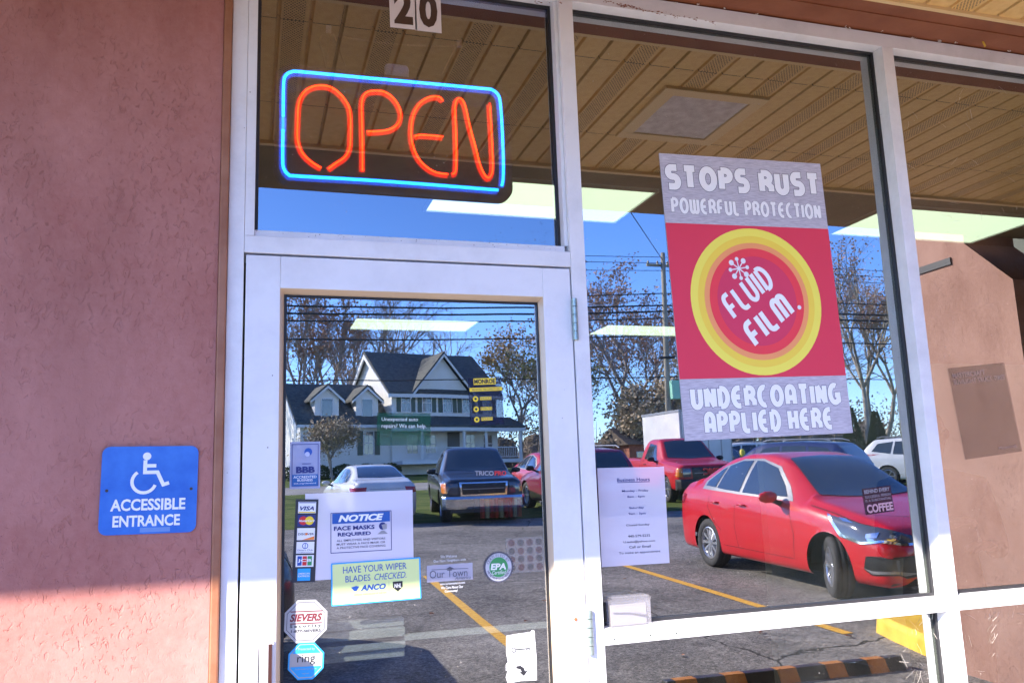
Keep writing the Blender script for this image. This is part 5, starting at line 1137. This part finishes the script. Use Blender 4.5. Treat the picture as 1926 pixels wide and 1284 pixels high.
def again(t, x, Y, rz, s, label): c = copy_tree(t); c['label'] = label; return put(c, x, Y, rz, s)
A1 = put(make_tree('bare_tree', 17, 3, bark, lb, 900, 'tall dark bare tree rising behind the middle of the house', 5, .62), 11.5, 74)
A2 = put(make_tree('russet_tree', 14.5, 11, bark, lb, 1500, 'dark tree with russet leaves at the left edge of the door glass', 5, .26, lsize=.10), 3.3, 67, 0, 1.25)
again(A2, 5.9, 69, 2.1, 1.25, 'slender tree with russet leaves just right of the leftmost tree')
B1 = put(make_tree('ochre_tree', 13, 23, bark, lo, 3600, 'tree with ochre leaves rising behind the right end of the house', 5, .6, lsize=.12), 22.5, 68)
again(A1, 18.5, 76, 1.3, .98, 'bare tree behind the chimney of the house')
again(A1, 24.5, 66, 3.9, .62, 'small bare tree right of the house porch')
O1 = put(make_tree('olive_tree', 9.5, 31, bark, lgn, 3800, 'low olive leaved tree beside the right edge of the door glass', 5, .7, lsize=.10, low=.22), 21.6, 56)
C1 = put(make_tree('brown_oak', 17, 47, bark, lb, 4500, 'broad oak with brown leaves behind the utility pole', 5, .62, lsize=.11), 29.5, 60)
again(C1, 36, 66, 2.2, .98, 'brown leaved oak partly hidden by the red poster')
again(C1, 26.8, 70, 4.0, .80, 'brown leaved oak left of the utility pole')
T1 = put(make_tree('tan_bush', 7.6, 53, bark, lt_, 7500, 'dense tan leaved small tree at the foot of the utility pole', 5, .8, lsize=.12, low=.16), 26.3, 49)
again(T1, 30.8, 52, 2, 1.02, 'dense tan small tree half behind the poster')
P1 = put(make_tree('pale_tree', 18, 61, barkp, lb, 2600, 'tall pale barked bare tree right of the red poster', 5, .42, lsize=.09), 43.5, 49)
again(P1, 49, 54, 1.9, .92, 'pale barked bare tree next to the window mullion')
again(A1, 40.5, 58, 5.1, .95, 'dark bare tree close to the right edge of the poster')
again(A1, -6, 60, 2.5, .95, 'bare tree far left beyond the lot'); again(P1, 55, 62, 3.3, 1, 'pale bare tree at the far right')
again(A2, 8.6, 72, 4.4, 1.12, 'thin russet tree behind the garage wing of the house')
Ebark = bark
def evergreen(x, Y, h, label):
    t = empty('evergreen', (x, -Y, gz(Y)), 0, label, 'tree'); mb = MB()
    for _ in range(5200):
        z = random.random()**.8; r = (1-z)*.85*random.uniform(.5, 1.05)+.12; a = random.uniform(0, 6.283); p = Vector((r*cos(a), r*sin(a), .3+z*h)); d = Vector((cos(a), sin(a), .6+random.uniform(-.3, .5))).normalized()*.11; b = d.orthogonal().normalized()*.05
        mb.add([p-b, p+b, p+d], [(0, 1, 2)])
    mb.build('crown', lgreen, t, fix=False); MB().tube([(0, 0, 0), (0, 0, h*.9)], [.1, .02], 6).build('trunk', bark, t)
evergreen(39.6, 46, 3.6, 'dark narrow evergreen right beside the poster edge'); evergreen(41.2, 45.5, 3.3, 'dark narrow evergreen second from the poster'); evergreen(17.0, 82, 9.5, 'dark conifer tip showing above the roof between bare trees')
# bush with brown and grey foliage by the garage gable
o = put(make_tree('garden_shrub', 3.7, 71, bark, lt_, 5200, 'brown and grey twiggy shrub in front of the garage wing', 4, .8, lsize=.07, low=.2, kids=4), 4.6, 50.4)
# distant woods as one mass
mb = MB(); rnd = random.Random(5)
for _ in range(90000):
    x = rnd.uniform(-120, 190); Y = rnd.uniform(88, 112); hh_ = 7+2.5*sin(x*.11)+1.6*sin(x*.37+1)+1.2*sin(x*.9); z = rnd.random()**1.1*hh_; p = Vector((x, -Y, 2.7+z)); a = Vector((rnd.gauss(0, 1), rnd.gauss(0, 1), rnd.gauss(0, 1))).normalized(); b = a.orthogonal().normalized(); s = rnd.uniform(.10, .24)
    mb.add([p+a*s, p+b*s*.6, p-a*s, p-b*s*.6], [(0, 1, 2, 3)])
for _ in range(500):
    x = rnd.uniform(-120, 190); Y = rnd.uniform(86, 110); h_2 = rnd.uniform(4, 8); mb.tube([(x, -Y, 2.6), (x+rnd.uniform(-.5, .5), -Y, 2.6+h_2)], [.12, .02], 4, cap=False)
for i in range(120):
    x = -120+i*2.6; h_2 = 4.6+1.6*sin(x*.11)+1.0*sin(x*.37+1)+.8*sin(x*.9)+rnd.uniform(-.6, .6); mb.lathe([(0, h_2), (1.2, h_2*.93), (2.0, h_2*.7), (2.3, 0)], 9, 'z', (x, -100+rnd.uniform(-5, 5), 2.5))
tag(mb.build('distant_woods', vary(mat('woods_brown', (.14, .11, .08), .9), (.08, .075, .05), (.24, .18, .13), .15), fix=False), 'bare brown woods far beyond the lawn', kind='stuff')
# ------------------------------------------------------------------ utility pole and wires
up_ = empty('utility_pole', (22.3, -40, gz(40)), 0, 'wooden utility pole with a tilted crossarm and a pale green box', 'utility pole')
wd_ = vary(mat('pole_wood', (.30, .27, .22), .9), (.22, .2, .16), (.36, .33, .27), 6, vs=(1, 1, .1))
MB().tube([(0, 0, -.3), (.2, 0, 6), (.43, 0, 12.75)], [.19, .165, .13], 14).build('pole', wd_, up_, smooth=True)
MB().box(-.6, 1.15, -.18, -.06, 11.95, 12.1).build('crossarm', wd_, up_).rotation_euler = (0, radians(-0), 0)
for x in (-.5, .1, .75, 1.05): MB().lathe([(0, .0), (.06, 0), (.045, .08), (.07, .1), (.03, .2), (0, .21)], 10, 'z', (x, -.12, 12.1)).build('insulator', mat('insulator', (.3, .25, .22), .3), up_)
MB().tube([(.5, .18, 6.3), (1.2, .6, 6.5), (1.7, 1.2, 6.4)], .03, 6).build('lamp_arm', greyt, up_) if 0 else None
MB().box(.18, 1.0, .14, .5, 4.2, 5.25).build('equipment_box', mat('pale_green_box', (.25, .55, .42), .5), up_, bevel=.02)
MB().tube([(-.35, .2, 6.55), (.6, .22, 6.6)], .07, 8).build('cable_clamp', darkp, up_)
wm = mat('cable_black', (.01, .01, .012), .6)
px_ = 22.7
def wire(z, r, dz0=0, dz1=0, sag=.35, Y=40, label='black overhead cable'):
    for xa, xb, da in ((-20, px_, dz0), (px_, 66, dz1)):
        p = [(xa+(xb-xa)*i/24, -Y, z+(da*(1-i/24) if xa < 0 else da*i/24)-sag*4*(i/24)*(1-i/24)) for i in range(25)]
        o = MB().tube(p, r, 5).build('overhead_cable', wm)
        tag(o, '%s on the %s side of the utility pole' % (label, 'left' if xa < 0 else 'right'), 'cable', 'overhead cables along the road')
wire(14.1, .018, -.1, .4, label='thin top power line'); wire(13.75, .018, -.1, .3, label='second thin power line'); wire(13.3, .018, -.4, .4, label='third thin power line')
wire(11.95, .035, -.2, 1.2, .7, label='thick upper cable'); wire(11.25, .05, -.1, 1, .6, label='thick black cable above the ceiling light reflection'); wire(10.9, .055, -.15, .9, .6, label='thickest black cable'); wire(10.5, .04, -.1, .6, .6, label='black cable just over the light reflection'); wire(9.5, .04, -.2, .5, .5, label='black cable crossing the house roof line'); wire(7.1, .03, -.1, .2, .2, label='lowest black cable in front of the house')
# service lines slanting
o = MB().tube([(22.7, -40, 13.9), (10, -20, 11), (1.0, -2.2, 6)], .02, 5).build('overhead_cable', wm); tag(o, 'slanting service cable from the pole towards the store', 'cable', 'overhead cables along the road')

# wiper display inside the door
a0, a1 = at(905, 977, .30), at(982, 933, .30)
wdp = empty('wiper_display', (a0[0], .30, a0[1]), 0, 'small red and black striped wiper display behind the door glass under the pickup reflection', 'display rack')
ww, wh = a1[0]-a0[0], a1[1]-a0[1]
MB().box(0, ww, .02, .08, 0, wh).build('rack', flat('rack_black', (.02, .02, .02)), wdp)
for k in range(9): MB().box(ww*(k+.12)/9, ww*(k+.8)/9, .0, .018, .004, wh*(.9 if k % 3 else .97)).build('blade_pack', flat('pack_%d' % k, [(.75, .05, .05), (.6, .58, .5), (.6, .03, .05)][k % 3]), wdp)
# pale partition added inside the shop to lighten the backdrop of the person
o = MB().box(2.75, 5.4, 1.9, 1.96, .02, 2.15).build('added_partition', vary(mat('added_partition_white', (.7, .68, .62), .7), (.62, .6, .55), (.72, .7, .64), 2), bevel=.004); tag(o, 'pale partition added inside the shop to lighten behind the standing person', 'partition')
# ------------------------------------------------------------------ person inside the shop
def skin_body(name, verts, edges, radii, m_, parent, root_i=0, sub=2):
    me = bpy.data.meshes.new(name); me.from_pydata(verts, edges, []); me.materials.append(m_); o = bpy.data.objects.new(name, me); link(o, parent)
    sk = o.modifiers.new('skin', 'SKIN'); bpy.context.view_layer.objects.active = o
    if not me.skin_vertices:
        bm = bmesh.new(); bm.from_mesh(me); bm.verts.layers.skin.verify(); bm.to_mesh(me); bm.free()
    for i, r in enumerate(radii): me.skin_vertices[0].data[i].radius = r if isinstance(r, tuple) else (r, r)
    me.skin_vertices[0].data[root_i].use_root = True
    sk.use_smooth_shade = True; o.modifiers.new('sub', 'SUBSURF').levels = sub; o.modifiers['sub'].render_levels = sub; return o
skin_m = mat('skin', (.42, .2, .14), .55); shirt = mat('dark_shirt', (.02, .02, .028), .85); pants = mat('dark_trousers', (.03, .03, .04), .85)
pe = empty('person', (2.98, .92, .02), radians(160), 'bald person in a dark shirt standing just inside the right window', 'person')
# joints: local +y is the way the person faces
bv = [(0, 0, .95), (0, 0, 1.1), (0, .01, 1.28), (0, -.01, 1.42), (0, 0, 1.50), (-.19, 0, 1.40), (.19, 0, 1.40), (-.25, .02, 1.12), (.26, .05, 1.12), (-.12, .22, 1.16), (.06, .27, 1.24), (.1, 0, .9), (.11, .01, .5), (.12, -.02, .08), (-.1, 0, .9), (-.11, .01, .5), (-.12, -.02, .08), (.12, .12, .04), (-.12, .12, .04)]
be = [(0, 1), (1, 2), (2, 3), (3, 4), (3, 5), (3, 6), (5, 7), (6, 8), (7, 9), (8, 10), (0, 11), (11, 12), (12, 13), (0, 14), (14, 15), (15, 16), (13, 17), (16, 18)]
brd = [(.17, .12), (.16, .11), (.19, .12), (.15, .10), (.06, .06), (.075, .075), (.075, .075), (.05, .05), (.05, .05), (.035, .035), (.035, .035), (.1, .1), (.065, .065), (.045, .045), (.1, .1), (.065, .065), (.045, .045), (.035, .03), (.035, .03)]
skin_body('body', bv, be, brd, shirt, pe)
skin_body('head', [(0, 0, 1.48), (0, .01, 1.56), (0, .035, 1.63), (0, -.005, 1.70), (0, -.01, 1.745)], [(0, 1), (1, 2), (2, 3), (3, 4)], [(.055, .055), (.055, .06), (.075, .09), (.082, .098), (.06, .07)], skin_m, pe)
MB().lathe([(0, -.012), (.02, -.01), (.028, 0), (.02, .01), (0, .012)], 10, 'x', (.085, 0, 1.65)).lathe([(0, -.012), (.02, -.01), (.028, 0), (.02, .01), (0, .012)], 10, 'x', (-.085, 0, 1.65)).build('ear', skin_m, pe, smooth=True)
MB().tube([(0, .11, 1.69), (0, .135, 1.645), (0, .115, 1.635)], [.008, .016, .01], 8).build('nose', skin_m, pe, smooth=True)
MB().tube([(-.025, .108, 1.60), (0, .117, 1.598), (.025, .108, 1.60)], [.004, .006, .004], 6).build('mouth', mat('lips', (.3, .1, .08), .5), pe, smooth=True)
for s in (-1, 1): MB().lathe([(0, -.01), (.008, -.006), (.01, 0), (.008, .006), (0, .01)], 10, 'y', (s*.032, .098, 1.665)).build('eye', mat('eye_dark', (.05, .04, .04), .2), pe, smooth=True)
def hand(base, d, up, nm='hand'):
    base, d, up = Vector(base), Vector(d).normalized(), Vector(up).normalized(); sd = d.cross(up)
    vs = [base, base+d*.05]; es = [(0, 1)]; rs = [(.026, .02), (.034, .018)]
    for k, (o_, l) in enumerate(((-.027, .062), (-.009, .075), (.009, .07), (.027, .055))):
        i = len(vs); p = base+d*.075+sd*o_; vs += [p, p+d*l*.5-up*.012, p+d*l*.85-up*.035]; es += [(1, i), (i, i+1), (i+1, i+2)]; rs += [(.010, .010), (.009, .009), (.008, .008)]
    i = len(vs); p = base+d*.02+sd*-.035; vs += [p, p+d*.035-sd*.015, p+d*.06-sd*.012-up*.012]; es += [(0, i), (i, i+1), (i+1, i+2)]; rs += [(.012, .012), (.010, .010), (.009, .009)]
    skin_body(nm, [tuple(v_) for v_ in vs], es, rs, skin_m, pe, 0, 1)
hand((.09, .28, 1.25), (-.8, .2, .3), (0, .3, 1)); hand((-.12, .22, 1.16), (.8, .35, .1), (0, .2, 1))

# ------------------------------------------------------------------ text: fit to boxes and turn into meshes
bpy.context.view_layer.update(); dg = bpy.context.evaluated_depsgraph_get()
def tomesh(o):
    me = bpy.data.meshes.new_from_object(o.evaluated_get(dg)); n_ = bpy.data.objects.new(o.name, me); n_.parent = o.parent; n_.location = o.location; n_.rotation_euler = o.rotation_euler; n_.scale = o.scale
    for k_ in ('label',):
        if k_ in o: n_[k_] = o[k_]
    COL.objects.link(n_); nm = o.name; cu = o.data; bpy.data.objects.remove(o); n_.name = nm; return n_
for (o, x, z, w_, h_, y) in FIT:
    bb = o.bound_box; mnx = min(p[0] for p in bb); mny = min(p[1] for p in bb); mxx = max(p[0] for p in bb); mxy = max(p[1] for p in bb)
    sx_, sy_ = w_/max(mxx-mnx, 1e-6), h_/max(mxy-mny, 1e-6); o.scale = (sx_, sy_, 1); o.location = (x-mnx*sx_, y, z-mny*sy_)
for o in [o for o in bpy.data.objects if o.type == 'FONT']: tomesh(o)
